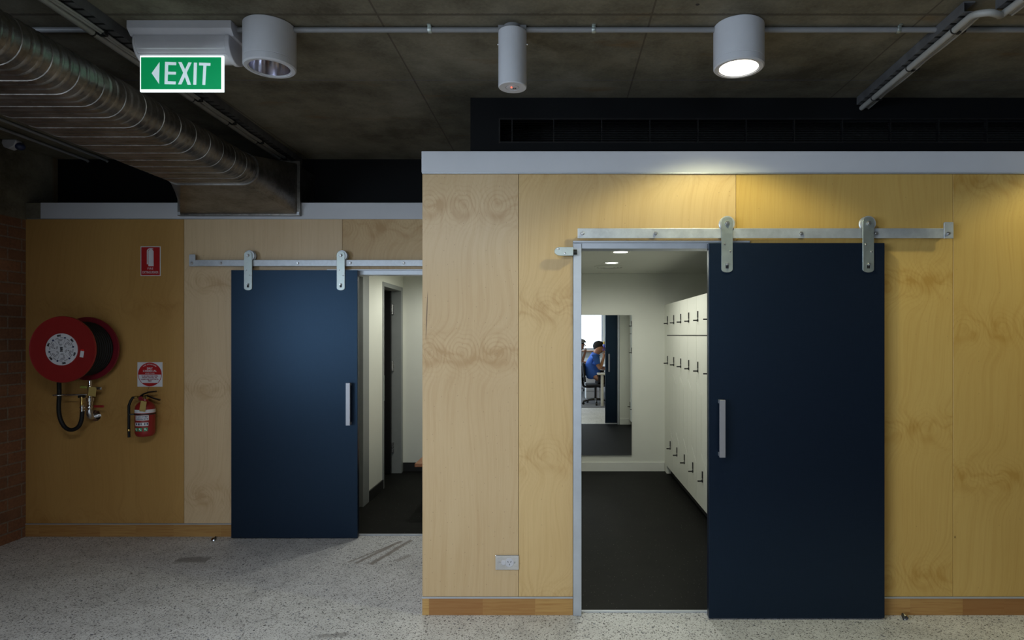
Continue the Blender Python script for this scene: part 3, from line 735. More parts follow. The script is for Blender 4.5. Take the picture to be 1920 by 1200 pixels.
rail('galvanised rail carrying the blue door on the left wall', px(355, 4.735), -0.79, 4.735, 2.103, 2.152, [px(q, 4.735) for q in (360, 414, 558.5, 657, 757)], -1)

bt = thing('bumper_bracket', 'zinc plated bracket with black rubber bumper left of the right doorway', 'bracket', (px(1056, 3.41), 3.43, pz(480, 3.41)))
zc = pz(471.5, 3.40)
MB().prism([(px(1075, 3.4), zc - 0.024), (px(1075, 3.4), zc + 0.024), (px(1047, 3.4), zc + 0.024), (px(1042, 3.4), zc + 0.018), (px(1039.5, 3.4), zc + 0.004), (px(1040, 3.4), zc - 0.010), (px(1045, 3.4), zc - 0.021), (px(1050, 3.4), zc - 0.024)], 3.395, 3.403).build('bracket_plate', M['zinc'], bt, bevel=0.001, segs=1)
MB().box(px(1071, 3.4), px(1075, 3.4), 3.4035, YN, zc - 0.02, zc + 0.02).build('bracket_flange', M['zinc'], bt, smooth=False)
MB().cyl((px(1075, 3.4), 3.41, zc - 0.002), (px(1082, 3.4), 3.41, zc - 0.002), 0.014, n=14).build('rubber_bumper', M['rubber'], bt)
for qx, qy in ((1047, 466.5), (1059.5, 475)):
    b = MB(); b.lathe([(0, -0.003), (0.005, -0.002), (0.006, 0), (0, 0)], (px(qx, 3.395), 3.395, pz(qy, 3.395)), 'Y', 12); b.build('screw', M['steel'], bt)

def floor_stop(label, x, y, sgn):
    t = thing('door_stop', label, 'door stop', (x, y, 0))
    b = MB(); n = 14; prof = []
    for k in range(7):
        a = PI / 2 * k / 6; prof.append((0.030 * math.cos(a), 0.030 * math.sin(a)))
    b.lathe([(0, 0), (0.030, 0)] + prof[1:-1] + [(0, 0.030)], (x, y, 0), 'Z', 20)
    # cut the dome to a half moon
    geom = b.bm.verts[:] + b.bm.edges[:] + b.bm.faces[:]
    bmesh.ops.bisect_plane(b.bm, geom=geom, plane_co=(x, y, 0), plane_no=(sgn, 0.35, 0), clear_outer=True)
    es = [e for e in b.bm.edges if e.is_boundary]
    bmesh.ops.holes_fill(b.bm, edges=es)
    b.build('dome', M['brass'] if False else M['chrome'], t)
    r = MB(); poly = [(0.026 * math.cos(a), 0.026 * math.sin(a) + 0.0015) for a in [PI * i / 12 for i in range(13)]]
    r.prism(poly, 0.0, 0.006, 'XZ')
    d = Vector((sgn, 0.35, 0)).normalized(); side = Vector((-d.y, d.x, 0))
    for v in r.bm.verts: v.co = Vector((x, y, 0)) + side * v.co.x + d * v.co.y + Vector((0, 0, v.co.z))
    r.build('rubber_buffer', M['rubber'], t)
floor_stop('small chrome half moon door stop on the floor by the dark navy door', px(1694, 3.40), 3.40, -1)
floor_stop('small chrome half moon door stop on the floor by the blue door', px(403, 4.70), 4.70, 1)

# ------------------------------------------------------------------ power outlet
ox, oz = px(951, YN), pz(1054, YN)
t = thing('power_outlet', 'chrome power outlet low on the plywood near the right doorway', 'power outlet', (ox, YN, oz - 0.042))
MB().box(ox - 0.066, ox + 0.066, YN - 0.007, YN, oz - 0.042, oz + 0.042).build('outlet_plate', M['chrome'], t, smooth=False, bevel=0.003)
MB().lathe([(0, -0.004), (0.012, -0.004), (0.014, -0.002), (0.014, 0), (0, 0)], (ox - 0.019, YN - 0.007, oz), 'Y', 20).build('rocker_switch', M['white_plastic'], t)
sk_ = MB().lathe([(0, -0.002), (0.024, -0.002), (0.026, 0), (0, 0)], (ox + 0.013, YN - 0.007, oz), 'Y', 28).build('socket_face', M['white_plastic'], t)
for dx, dz, a in ((-0.008, 0.005, -0.5), (0.008, 0.005, 0.5), (0, -0.010, 0)):
    m3 = Matrix.Rotation(a, 3, 'Y')
    MB().obox((ox + 0.013 + dx, YN - 0.0092, oz + dz), (0.003, 0.001, 0.009), m3).build('pin_slot', M['ink'], sk_, smooth=False)
for dx in (-0.042, 0.042):
    MB().lathe([(0, -0.002), (0.004, -0.002), (0.005, 0), (0, 0)], (ox + dx, YN - 0.007, oz), 'Y', 12).build('screw', M['steel'], t)

# ------------------------------------------------------------------ fire signs
sx0, sx1, sz0, sz1 = px(264, YF), px(301.5, YF), pz(517.5, YF), pz(462, YF)
scx, scz = (sx0 + sx1) / 2, (sz0 + sz1) / 2; sw_, sh_ = sx1 - sx0, sz1 - sz0
t = thing('fire_extinguisher_sign', 'red upright sign with a white fire extinguisher symbol on plywood', 'sign', (scx, YF, sz0))
MB().box(sx0, sx1, YF - 0.003, YF, sz0, sz1).build('sign_plate', M['sign_white'], t, smooth=False, bevel=0.0008, segs=1)
MB().box(sx0 + 0.006, sx1 - 0.006, YF - 0.0036, YF - 0.003, sz0 + 0.006, sz1 - 0.006).build('red_field', M['sign_red'], t, smooth=False)
yy = YF - 0.0042
def U(a, b): return (sx0 + (a - 215) / 555 * sw_, sz1 - (b - 185) / 835 * sh_)   # from a close look at the sign
g = MB()
g.prism([U(a, b) for a, b in ((436, 745), (580, 745), (580, 318), (560, 298), (520, 276), (545, 272), (575, 268), (568, 252), (530, 240), (470, 240), (425, 256), (402, 285), (393, 320), (393, 690), (422, 690), (425, 315), (440, 285), (480, 270), (490, 276), (460, 292), (436, 312))], yy, yy + 0.0005)
g.build('extinguisher_symbol', M['sign_white'], t, smooth=False)
g = MB().text('FIRE', *U(490, 815), yy, 0.0225, sx=0.95, space=1.2); g.text('EXTINGUISHER', *U(492, 920), yy, 0.026, sx=0.70)
g.build('lettering', M['sign_white'], t, smooth=False, recalc=False)

cx0, cx1, cz0, cz1 = px(258, YF), px(305, YF), pz(725, YF), pz(679, YF)
ccx, ccz, cr = (cx0 + cx1) / 2, (cz0 + cz1) / 2, (cx1 - cx0) / 2
t = thing('extinguisher_type_sign', 'square white sign with a red disc reading dry chemical', 'sign', (ccx, YF, cz0))
MB().box(cx0, cx1, YF - 0.003, YF, cz0, cz1).build('sign_plate', M['sign_white'], t, smooth=False, bevel=0.0008, segs=1)
R = cr * 0.945
def seg(b, lo, hi, r, d0, d1):
    n = 40; a0, a1 = math.asin(max(-1, lo / r)), math.asin(min(1, hi / r))
    p = [(r * math.cos(a0 + (a1 - a0) * i / n), r * math.sin(a0 + (a1 - a0) * i / n)) for i in range(n + 1)]
    p = p + [(-x, z) for x, z in reversed(p)]
    q = []
    for x, z in p:
        if not q or abs(q[-1][0] - x) + abs(q[-1][1] - z) > 1e-5: q.append((x, z))
    if abs(q[0][0] - q[-1][0]) + abs(q[0][1] - q[-1][1]) < 1e-5: q.pop()
    b.prism([(ccx + x, ccz + z) for x, z in q], d0, d1)
b = MB(); seg(b, -0.02 * R, R, R, YF - 0.0036, YF - 0.003); seg(b, -R, -0.72 * R, R, YF - 0.0036, YF - 0.003)
n = 48   # ring between the two fields
for s_ in (1, -1):
    p = [(s_ * r_ * math.cos(a), r_ * math.sin(a)) for r_, rng in ((R, range(13)), (R * 0.955, range(12, -1, -1))) for a in [math.asin(-0.72) + (0 - math.asin(0.72) * -1) * i / 12 for i in rng]]
    b.prism([(ccx + x, ccz + z) for x, z in p], YF - 0.0036, YF - 0.003)
b.build('red_disc', M['sign_red'], t, smooth=False)
yy = YF - 0.0042
g = MB()
s0 = 'FIRE EXTINGUISHER'
for i, ch in enumerate(s0):
    a = math.radians(128 - 76 * i / (len(s0) - 1))
    if ch != ' ': g.text(ch, ccx + 0.85 * R * math.cos(a), ccz + 0.85 * R * math.sin(a), yy, 0.0125, rot=PI / 2 - a)
g.text('DRY', ccx, ccz + 0.50 * R, yy, 0.0215, bold=0.0006, space=1.08); g.text('CHEMICAL', ccx, ccz + 0.285 * R, yy, 0.0215, bold=0.0003, sx=1.0, space=1.05)
g.text('A:B:(E) CLASS', ccx, ccz + 0.09 * R, yy, 0.0125)
g.build('white_lettering', M['sign_white'], t, smooth=False, recalc=False)
g = MB()
for i, s_ in enumerate(('TO BE USED FOR PAPER,', 'WOOD, TEXTILE, OIL,', 'LIQUID AND ELECTRICAL', 'FIRES')):
    g.text(s_, ccx, ccz - (0.14 + 0.138 * i) * R, yy, 0.0122, bold=0.00035, sx=0.98)
g.build('red_lettering', M['maroon_ink'], t, smooth=False, recalc=False)

# ------------------------------------------------------------------ fire extinguisher
ex, ey, er = px(271.7, 4.69), 4.692, 0.067
zb, zt = 0.800, 1.060
t = thing('fire_extinguisher', 'small red fire extinguisher hanging on the plywood under its sign', 'fire extinguisher', (ex, ey, zb))
prof = [(0, 0.012), (0.038, 0.010), (0.050, 0.0), (0.059, 0.006), (er, 0.028), (er, 0.208), (0.063, 0.230), (0.052, 0.248), (0.036, 0.262), (0.024, 0.268), (0.020, 0.285), (0, 0.285)]
MB().lathe(prof, (ex, ey, zb), 'Z', 40).build('cylinder', M['red'], t, angle=50)
MB().lathe([(er + 0.0006, 0.180), (er + 0.0012, 0.181), (er + 0.0012, 0.204), (er + 0.0004, 0.206)], (ex, ey, zb), 'Z', 40).build('white_band', M['sign_white'], t)
MB().lathe([(er + 0.0006, 0.166), (er + 0.004, 0.167), (er + 0.004, 0.174), (er + 0.0006, 0.175)], (ex, ey, zb), 'Z', 40).tube([(ex - er, ey - 0.03, zb + 0.170), (ex - er - 0.022, ey - 0.04, zb + 0.168), (ex - er - 0.036, ey - 0.03, zb + 0.169)], 0.006).build('hose_strap', M['rubber'], t)
def wrap(b, a0, a1, z0, z1, r, n=14):     # curved label on the cylinder, angles from straight ahead
    v0 = None
    for i in range(n + 1):
        a = math.radians(34 + a0 + (a1 - a0) * i / n)
        x, y = ex + r * math.sin(a), ey - r * math.cos(a)
        v = (b.bm.verts.new((x, y, z0)), b.bm.verts.new((x, y, z1)))
        if v0: b.bm.faces.new((v0[0], v[0], v[1], v0[1]))
        v0 = v
rr = random.Random(3)
b = MB(); wrap(b, -62, 20, zb + 0.126, zb + 0.163, er + 0.001); l1 = b.build('label', M['sign_white'], t)
b = MB()
for z0 in (0.147, 0.131):
    a = -58
    while a < 14:
        w_ = rr.uniform(4, 7); wrap(b, a, a + w_ - 2.2, zb + z0 + rr.uniform(0, 0.002), zb + z0 + 0.010 + rr.uniform(0, 0.002), er + 0.0016, 2); a += w_
b.build('label_print', M['blue_ink'], l1)
b = MB(); wrap(b, -64, 18, zb + 0.084, zb + 0.110, er + 0.001); l2 = b.build('label', M['sign_white'], t)
for a in (-56, -40, -24, -4, 8):
    b = MB(); wrap(b, a, a + rr.uniform(5, 10), zb + 0.088 + rr.uniform(0, 0.006), zb + 0.106, er + 0.0016, 2); b.build('label_print', M['blue_ink'], l2)
for a in (-64, -38, -8):
    b = MB(); wrap(b, a, a + 22, zb + 0.044, zb + 0.071, er + 0.001, 5); ic = b.build('class_icon', M['sticker_green'], t)
    b = MB(); wrap(b, a + 4, a + 11, zb + 0.054, zb + 0.066, er + 0.0016, 2); b.build('icon_print', M['sign_white'], ic)
    b = MB(); wrap(b, a + 12, a + 17, zb + 0.048, zb + 0.057, er + 0.0016, 2); b.build('icon_print', M['sign_white'], ic)
zv = zb + 0.285
MB().box(ex - 0.012, ex + 0.022, ey - 0.014, ey + 0.014, zv - 0.004, zv + 0.022).cyl((ex - 0.06, ey - 0.008, zv + 0.012), (ex - 0.012, ey - 0.004, zv + 0.012), 0.009).build('valve', M['brass'], t, bevel=0.002)
MB().lathe([(0, -0.012), (0.014, -0.012), (0.017, -0.008), (0.017, 0), (0, 0)], (ex - 0.018, ey - 0.018, zv + 0.003), 'Y', 24).build('pressure_gauge', M['red_dark'], t)
def lever(pts, w0=0.011):
    b = MB(); lo = []; hi = []
    b.tube(pts, 0.0060, n=8, up=(0, 1, 0)); 
    for v in b.bm.verts: v.co.y = ey + (v.co.y - ey) * 2.4
    return b
lever([(ex - 0.034, ey, zv + 0.018), (ex - 0.010, ey, zv + 0.036), (ex + 0.03, ey, zv + 0.050), (ex + 0.082, ey, zv + 0.055)]).build('squeeze_lever', M['black_metal'], t)
lever([(ex - 0.02, ey, zv + 0.016), (ex + 0.02, ey, zv + 0.022), (ex + 0.07, ey, zv + 0.002), (ex + 0.105, ey, zv - 0.008), (ex + 0.112, ey, zv - 0.012)]).build('carry_handle', M['black_metal'], t)
hx = ex - er - 0.036
MB().tube([(ex - 0.055, ey - 0.008, zv + 0.012), (ex - 0.085, ey - 0.015, zv + 0.008), (hx + 0.010, ey - 0.024, zv - 0.014), (hx, ey - 0.03, zv - 0.05), (hx, ey - 0.03, zb + 0.06), (hx + 0.001, ey - 0.03, zb - 0.006)], 0.0095, n=12).build('discharge_hose', M['hose'], t)
MB().lathe([(0.0103, 0), (0.0115, 0.003), (0.0115, 0.013), (0.0103, 0.016)], (hx, ey - 0.03, zb + 0.040), 'Z', 14).build('hose_ring', M['brass'], t)
MB().cyl((ex - 0.070, ey - 0.010, zv + 0.0115), (ex - 0.054, ey - 0.007, zv + 0.012), 0.0112, n=12).build('hose_ring', M['brass'], t)
m3 = Matrix.Rotation(0.16, 3, 'Y')
MB().obox((ex + 0.036, ey - er - 0.010, zv - 0.050), (0.044, 0.0015, 0.078), m3).build('inspection_tag', M['tag'], t, smooth=False)
MB().tube([(ex + 0.028, ey - er - 0.009, zv - 0.014), (ex + 0.025, ey - 0.03, zv + 0.010), (ex + 0.03, ey - 0.01, zv + 0.03), (ex - 0.006, ey + 0.035, zv + 0.055), (ex - 0.027, YF - 0.002, zv + 0.086)], 0.0012, n=6).build('seal_wire', M['black_metal'], t)
MB().box(ex - 0.045, ex - 0.015, ey + er - 0.006, YF, zb + 0.08, zb + 0.20).build('wall_bracket', M['black_metal'], t, smooth=False)

# ------------------------------------------------------------------ fire hose reel
rx, rz = -3.595, 1.467
t = thing('fire_hose_reel', 'red fire hose reel with black hose mounted on plywood by the brick wall', 'hose reel', (rx, 4.6, 0.83))
def disc(y, r, th): return MB().lathe([(0, 0), (r - 0.012, 0), (r - 0.003, -0.004), (r, 0.004), (r - 0.002, 0.012), (r - 0.010, th), (0, th)], (rx, y, rz), 'Y', 64)
fd = disc(4.455, 0.243, 0.010).build('reel_disc', M['red'], t)
disc(4.690, 0.243, 0.010).build('reel_disc', M['red_dark'], t)
b = MB(); pr = [(0.10, 4.466)]
for i in range(10):
    y0 = 4.468 + i * 0.0219
    for k in range(7):
        a = PI * k / 6; pr.append((0.196 + 0.010 * math.sin(a), y0 + 0.011 - 0.0105 * math.cos(a)))
pr.append((0.10, 4.689))
b.lathe([(r_, y_ - 4.455) for r_, y_ in pr], (rx, 4.455, rz), 'Y', 56, closed=True).build('hose_coil', M['hose'], t, angle=80)
MB().cyl((rx, 4.47, rz), (rx, YF - 0.001, rz), 0.03, n=20).box(rx - 0.05, rx + 0.05, 4.703, YF, rz - 0.09, rz + 0.09).build('wall_bracket', M['red_dark'], t)
R2 = 0.116; y1 = 4.453
lb = MB().cyl((rx - 0.003, y1 - 0.003, rz), (rx - 0.003, y1 + 0.002, rz), R2, n=56).build('label_disc', M['sign_white'], t, smooth=True)
y2 = y1 - 0.0036
MB().text('BRI', rx - 0.004, rz, y2, 0.026, rot=PI / 2, bold=0.0012).build('lettering', M['ink'], lb, smooth=False, recalc=False)
for k in range(6):
    a = math.radians(100 - 60 * k)
    MB().text('BRI', rx - 0.003 + 0.100 * math.cos(a), rz + 0.100 * math.sin(a), y2, 0.019, rot=PI / 2 - a, bold=0.0010).build('lettering', M['ink'], lb, smooth=False, recalc=False)
g = MB()
def arc(b, r0, r1, a0, a1, y, n=8):
    p = [(r0 * math.cos(math.radians(a0 + (a1 - a0) * i / n)), r0 * math.sin(math.radians(a0 + (a1 - a0) * i / n))) for i in range(n + 1)]
    p += [(r1 * math.cos(math.radians(a1 - (a1 - a0) * i / n)), r1 * math.sin(math.radians(a1 - (a1 - a0) * i / n))) for i in range(n + 1)]
    b.prism([(rx - 0.003 + x, rz + z) for x, z in p], y, y + 0.0004)
rr = random.Random(11)
for k in range(6):
    a = 100 - 60 * k
    arc(g, 0.082, 0.087, a - 22, a - 4, y2); arc(g, 0.082, 0.087, a + 4, a + 22, y2)
    arc(g, 0.070, 0.075, a - 18, a + 12, y2); arc(g, 0.061, 0.066, a - 14, a + 14, y2)
    arc(g, 0.0355, 0.040, a - 20, a + 20, y2); arc(g, 0.028, 0.032, a - 16, a + 12, y2)
    arc(g, 0.046, 0.056, a + 6, a + 16, y2)
    arc(g, 0.045, 0.079, a + 29.2, a + 30.8, y2, 2)
g.build('label_print', M['grey_ink'], lb, smooth=False)
for k in range(6):
    a = math.radians(72 - 60 * k)
    MB().lathe([(0, -0.006), (0.005, -0.006), (0.007, -0.003), (0.007, 0), (0, 0)], (rx - 0.003 + 0.088 * math.cos(a), y1 - 0.003, rz + 0.088 * math.sin(a)), 'Y', 6).build('bolt', M['blue_ink'], lb)
sx_, sz_ = px(154.6, 4.455), pz(663, 4.455)
m3 = Matrix.Rotation(0.17, 3, 'Y')
st_ = MB().obox((sx_, 4.450, sz_ - 0.004), (0.026, 0.0015, 0.046), m3).build('inspection_sticker', M['sign_white'], t, smooth=False)
MB().obox((sx_ + 0.0045, 4.450, sz_ + 0.025), (0.026, 0.0017, 0.012), m3).build('sticker_band', M['sticker_red'], st_, smooth=False)
yh = 4.62
def H(a, b_, y=yh): return (px(40 + a / 4.8, y), y, pz(580 + b_ / 4.8, y))
def smoothp(p, n=6):
    p = [Vector(q) for q in p]; out = []
    for i in range(len(p) - 1):
        p0, p1_, p2_, p3 = p[max(i - 1, 0)], p[i], p[i + 1], p[min(i + 2, len(p) - 1)]
        for k in range(n):
            s_ = k / n
            out.append(0.5 * ((2 * p1_) + (-p0 + p2_) * s_ + (2 * p0 - 5 * p1_ + 4 * p2_ - p3) * s_ ** 2 + (-p0 + 3 * p1_ - 3 * p2_ + p3) * s_ ** 3))
    out.append(p[-1]); return out
hs = smoothp([H(338, 590), H(340, 680), H(341, 780), H(337, 900), H(352, 990), H(392, 1060), H(450, 1085), H(510, 1060), H(540, 1000), H(549, 915)])
MB().tube(hs, 0.0145, n=14).build('hanging_hose', M['hose'], t)
MB().lathe([(0, 0), (0.0155, 0), (0.0155, 0.012), (0.013, 0.014), (0.013, 0.022), (0.017, 0.024), (0.017, 0.036), (0.012, 0.038), (0.011, 0.046), (0, 0.046)], H(547, 918), 'Z', 16).build('nozzle_coupling', M['chrome'], t)
MB().lathe([(0, 0), (0.0115, 0), (0.0125, 0.02), (0.0095, 0.034), (0.0125, 0.048), (0.0125, 0.066), (0, 0.066)], H(545, 866), 'Z', 16).build('brass_nozzle', M['brass'], t)
MB().cyl(H(516, 786), H(572, 784), 0.010, n=12).build('nozzle_cap', M['rubber'], t)
gx = Vector(H(340, 773)); ring = [(gx.x + 0.034 * math.cos(a), yh + 0.034 * math.sin(a), gx.z + 0.002) for a in [0.25 + (2 * PI - 0.4) * i / 20 for i in range(21)]]
MB().tube(ring, 0.0055, n=8).tube([(gx.x + 0.033, yh + 0.006, gx.z + 0.002), H(470, 770), H(590, 768, 4.66)], 0.0055, n=8).build('hose_guide', M['steel'], t)
yp = 4.68
v0 = H(617, 640, yp); vz = lambda b_: H(617, b_, yp)[2]
MB().lathe([(0, vz(905)), (0.014, vz(905)), (0.014, vz(860)), (0.020, vz(858)), (0.020, vz(830)), (0.026, vz(826)), (0.026, vz(796)), (0.015, vz(792)), (0.015, vz(700)), (0.012, vz(690)), (0.012, vz(640)), (0, vz(640))], (v0[0], yp, 0), 'Z', 18).build('stop_valve', M['chrome'], t)
MB().ball(H(613, 880, yp), 0.021).build('valve_ball', M['chrome'], t)
e0 = Vector(H(615, 905, yp))
MB().tube(smoothp([e0, e0 + Vector((0.0, 0.0, -0.028)), e0 + Vector((-0.004, 0.014, -0.050)), e0 + Vector((-0.016, 0.045, -0.058)), e0 + Vector((-0.032, YF - yp - 0.004, -0.058))]), 0.022, n=16).build('pipe_elbow', M['steel'], t)
MB().lathe([(0, -0.006), (0.030, -0.006), (0.043, -0.001), (0.043, 0), (0, 0)], (e0.x - 0.032, YF, e0.z - 0.058), 'Y', 28).build('pipe_flange', M['chrome'], t)
MB().obox(H(638, 741, yp - 0.03), (0.058, 0.0015, 0.070), Matrix.Rotation(0.12, 3, 'Y')).build('inspection_tag', M['tag'], t, smooth=False)
MB().obox(H(560, 700, yp - 0.02), (0.052, 0.010, 0.018), Matrix.Rotation(0.05, 3, 'Y')).build('green_toggle', M['tag_green'], t, smooth=False, bevel=0.003)
MB().obox(H(690, 710, yp - 0.01), (0.055, 0.012, 0.020), Matrix.Rotation(0.05, 3, 'Y')).build('valve_bracket', M['steel'], t, smooth=False, bevel=0.002)
MB().obox(H(698, 873, yp - 0.02), (0.075, 0.010, 0.018), Matrix.Rotation(0.0, 3, 'Y')).build('red_lever', M['red'], t, smooth=False, bevel=0.003)

# ------------------------------------------------------------------ ceiling: conduit, trays, duct
yc = 2.90
def conduit(label, x0, x1, clamps):
    t = thing('conduit_pipe', label, 'conduit', ((x0 + x1) / 2, yc, HC - 0.03))
    MB().cyl((x0, yc, HC - 0.016), (x1, yc, HC - 0.016), 0.0125, n=14).build('pipe', M['pvc'], t)
    for cx in clamps:
        b = MB(); pts = [(cx, yc + q, HC - 0.016 + r_) for q, r_ in ((-0.03, 0.014), (-0.014, 0.012))] + [(cx, yc + 0.0145 * math.sin(a), HC - 0.016 - 0.0145 * math.cos(a)) for a in [-PI / 2 + PI * i / 8 for i in range(9)]] + [(cx, yc + 0.014, HC - 0.004), (cx, yc + 0.03, HC - 0.002)]
        b.tube(pts, 0.0015, n=6, up=(1, 0, 0))
        for v in b.bm.verts: v.co.x = cx + (v.co.x - cx) * 6
        b.build('saddle_clamp', M['zinc'], t)
conduit('grey conduit running along the concrete ceiling left of the exit light', XL, -2.06, [-3.4])
conduit('short grey conduit between the exit light and the unlit downlight', -1.535, -1.47, [])
conduit('grey conduit running from the unlit downlight to the white emergency light', -1.255, -0.275, [px(806, yc)])
conduit('grey conduit running from the white emergency light to the lit downlight', -0.15, 0.745, [px(1113, yc)])
conduit('grey conduit running right from the lit downlight across the ceiling', 0.975, XR, [px(1684, yc), 3.1])

def tray(label, xa, ya, xb, yb, side, cl, bl, cg, bg):
    d = Vector((xb - xa, yb - ya, 0)); L = d.length; d.normalize(); s_ = Vector((-d.y, d.x, 0)) * side
    def P(t_, o_, z): return Vector((xa, ya, 0)) + d * t_ + s_ * o_ + Vector((0, 0, z))
    def strip(b, t0, t1, o0, o1, z0, z1):
        v = [b.bm.verts.new(P(a, q, z)) for a in (t0, t1) for q in (o0, o1) for z in (z0, z1)]
        for f in ((0, 1, 3, 2), (4, 6, 7, 5), (0, 4, 5, 1), (2, 3, 7, 6), (0, 2, 6, 4), (1, 5, 7, 3)): b.bm.faces.new([v[i] for i in f])
    m_ = P(L / 2, 0, HC - 0.05)
    t = thing('cable_tray', label, 'cable tray', m_)
    b = MB(); strip(b, 0, L, 0, 0.05, HC - 0.006, HC - 0.001); strip(b, 0, L, 0, 0.003, HC - 0.045, HC - 0.006); strip(b, 0, L, 0, 0.10, HC - 0.048, HC - 0.045)
    b.build('tray_channel', M['galv_dull'], t, smooth=False)
    ot, on = (0.082, 0.050) if side > 0 else (0.030, 0.070)
    c = thing('cable_bundle', cl, 'cable', P(L / 2, 0.07, HC - 0.07), cg)
    pts = [P(k_ * L / 30, ot, HC - 0.068) for k_ in range(31)]
    MB().tube(pts, 0.0155, n=12).build('thick_cable', M['cable'], c)
    for o_, z_ in ((on, HC - 0.064), (on - 0.009, HC - 0.058), (on + 0.008, HC - 0.056)):
        MB().tube([P(k_ * L / 30, o_, z_ - 0.006 * math.sin(PI * ((k_ * L / 30 / 0.42) % 1))) for k_ in range(31)], 0.0062, n=8).build('thin_cable', M['cable'], c)
    k = 0.12
    while k < L:
        b = MB(); b.lathe([(0.0162, -0.004), (0.0172, -0.004), (0.0172, 0.004), (0.0162, 0.004)], P(k, ot, HC - 0.068), (s_, Vector((0, 0, 1)), d), 14, closed=True); b.build('cable_tie', M['rubber'], c)
        q = P(k + 0.02, on, HC - 0.061); b = MB(); b.obox(q, (0.036, 0.028, 0.026), Matrix((s_, d, Vector((0, 0, 1)))).transposed()); b.build('cable_tie', M['rubber'], c, bevel=0.004)
        k += 0.40
    return t
tray('slotted cable tray running back over the oval duct', -2.02, 1.5, -2.11, 5.08, 1, 'white cable bundle tied under the tray above the oval duct', None, None, None)
tray('slotted cable tray on the right ending at the dark bulkhead', 1.775, 2.68, 1.835, 3.76, -1, 'white cable bundle tied under the right tray up to the bulkhead', None, None, None)
tray('short slotted cable tray entering at the top right corner', 1.86, 1.2, 1.90, 2.66, -1, 'white cable bundle under the tray at the top right corner', None, None, None)
# looping link between the two right trays
c = thing('looping_cable', 'white cable looping between the two trays on the right', 'cable', (1.91, 2.7, HC - 0.07))
MB().tube(smoothp([(1.8065, 2.70, HC - 0.068), (1.805, 2.672, HC - 0.069), (1.812, 2.640, HC - 0.076), (1.845, 2.615, HC - 0.084), (1.885, 2.628, HC - 0.084), (1.915, 2.652, HC - 0.076), (1.9285, 2.645, HC - 0.069), (1.929, 2.61, HC - 0.068)]), 0.0150, n=12).build('loop', M['cable'], c)

def oval(hw, r, n=14):
    p = []
    for i in range(n + 1):
        a = -PI / 2 + PI * i / n; p.append((hw + r * math.cos(a), r * math.sin(a)))
    for i in range(n + 1):
        a = PI / 2 + PI * i / n; p.append((-hw + r * math.cos(a), r * math.sin(a)))
    return p
DX, DZ, DHW, DR = -2.36, 2.705, 0.215, 0.103
t = thing('ventilation_duct', 'galvanised flat oval duct running back along the ceiling', 'duct', (DX, 3.0, DZ))
def loft(b, sections):
    rings = [[b.bm.verts.new(q) for q in s_] for s_ in sections]
    for a, c_ in zip(rings, rings[1:]):
        for i in range(len(a)): b.bm.faces.new((a[i], c_[i], c_[(i + 1) % len(a)], a[(i + 1) % len(a)]))
    return rings
D0, D1 = 0.6, 4.19
b = MB()
loft(b, [[(DX + x, y, DZ + z) for x, z in oval(DHW, DR)] for y in (D0, D1)])
b.build('duct_run', M['duct'], t, angle=60)
b = MB(); y = D0 + 0.05; k = 0
while y < D1 - 0.02:                           # lock seams and corrugations
    big = k % 3 == 0
    h_, w_ = (0.0032, 0.0028) if big else (0.0030, 0.012)
    loft(b, [[(DX + x * 1.0 + 0 * h_, yy_, DZ + z) for x, z in oval(DHW, DR + e_)] for yy_, e_ in ((y - w_, 0.0), (y - w_ * 0.3, h_), (y + w_ * 0.3, h_), (y + w_, 0.0))])
    y += 0.047; k += 1
b.build('duct_seams', M['duct'], t, angle=25)
b = MB(); loft(b, [[(DX + x, yy_, DZ + z) for x, z in oval(DHW, DR + e_)] for yy_, e_ in ((D1 - 0.012, 0.0), (D1 - 0.012, 0.010), (D1, 0.010), (D1, 0.0))])
b.build('duct_collar', M['duct'], t, angle=25)
# transition to the rectangular box
TX0, TX1, TZ0, TZ1, TY = px(338, 4.74), px(557, 4.74), pz(401, 4.74), pz(307, 4.74), 4.74
def rect_like(pts):
    out = []
    for x, z in pts:
        a = math.atan2(z / DR, x / (DHW + DR)) if True else 0
        out.append((x, z))
    return out
b = MB(); n = 14
ov = oval(DHW, DR, n)
rc = []
for i in range(n + 1):
    f_ = i / n
    if f_ < 0.5: rc.append((TX1, TZ0 + (TZ1 - TZ0) * 0.0 + (TZ1 - TZ0) * 0.5 * (f_ * 2)) if i > 0 else (TX1, TZ0))
    else: rc.append((TX1, TZ0 + (TZ1 - TZ0) * (0.5 + (f_ - 0.5))))
for i in range(n + 1):
    rc.append((TX0, TZ1 - (TZ1 - TZ0) * i / n))
loft(b, [[(DX + x, D1, DZ + z) for x, z in ov], [(x, TY, z) for x, z in rc]])
b.build('duct_transition', M['duct'], t, angle=20)
b = MB(); e = 0.022
b.box(TX0 - e, TX1 + e, TY, TY + 0.03, TZ1, TZ1 + e).box(TX0 - e, TX1 + e, TY, TY + 0.03, TZ0 - e * 0.6, TZ0).box(TX0 - e, TX0, TY, TY + 0.03, TZ0, TZ1).box(TX1, TX1 + e, TY, TY + 0.03, TZ0, TZ1)
fl = b.build('duct_flange', M['duct'], t, smooth=False)
for qx in (TX0 - 0.008, TX1 + 0.008):
    MB().box(qx - 0.01, qx + 0.01, TY - 0.006, TY, TZ0 - 0.008, TZ0 + 0.014).build('flange_clip', M['galv'], fl, smooth=False)
MB().box(TX0 + 0.002, TX1 - 0.002, TY + 0.005, 5.09, HW + 0.004, TZ1 - 0.002).build('duct_box', M['duct'], t, smooth=False)

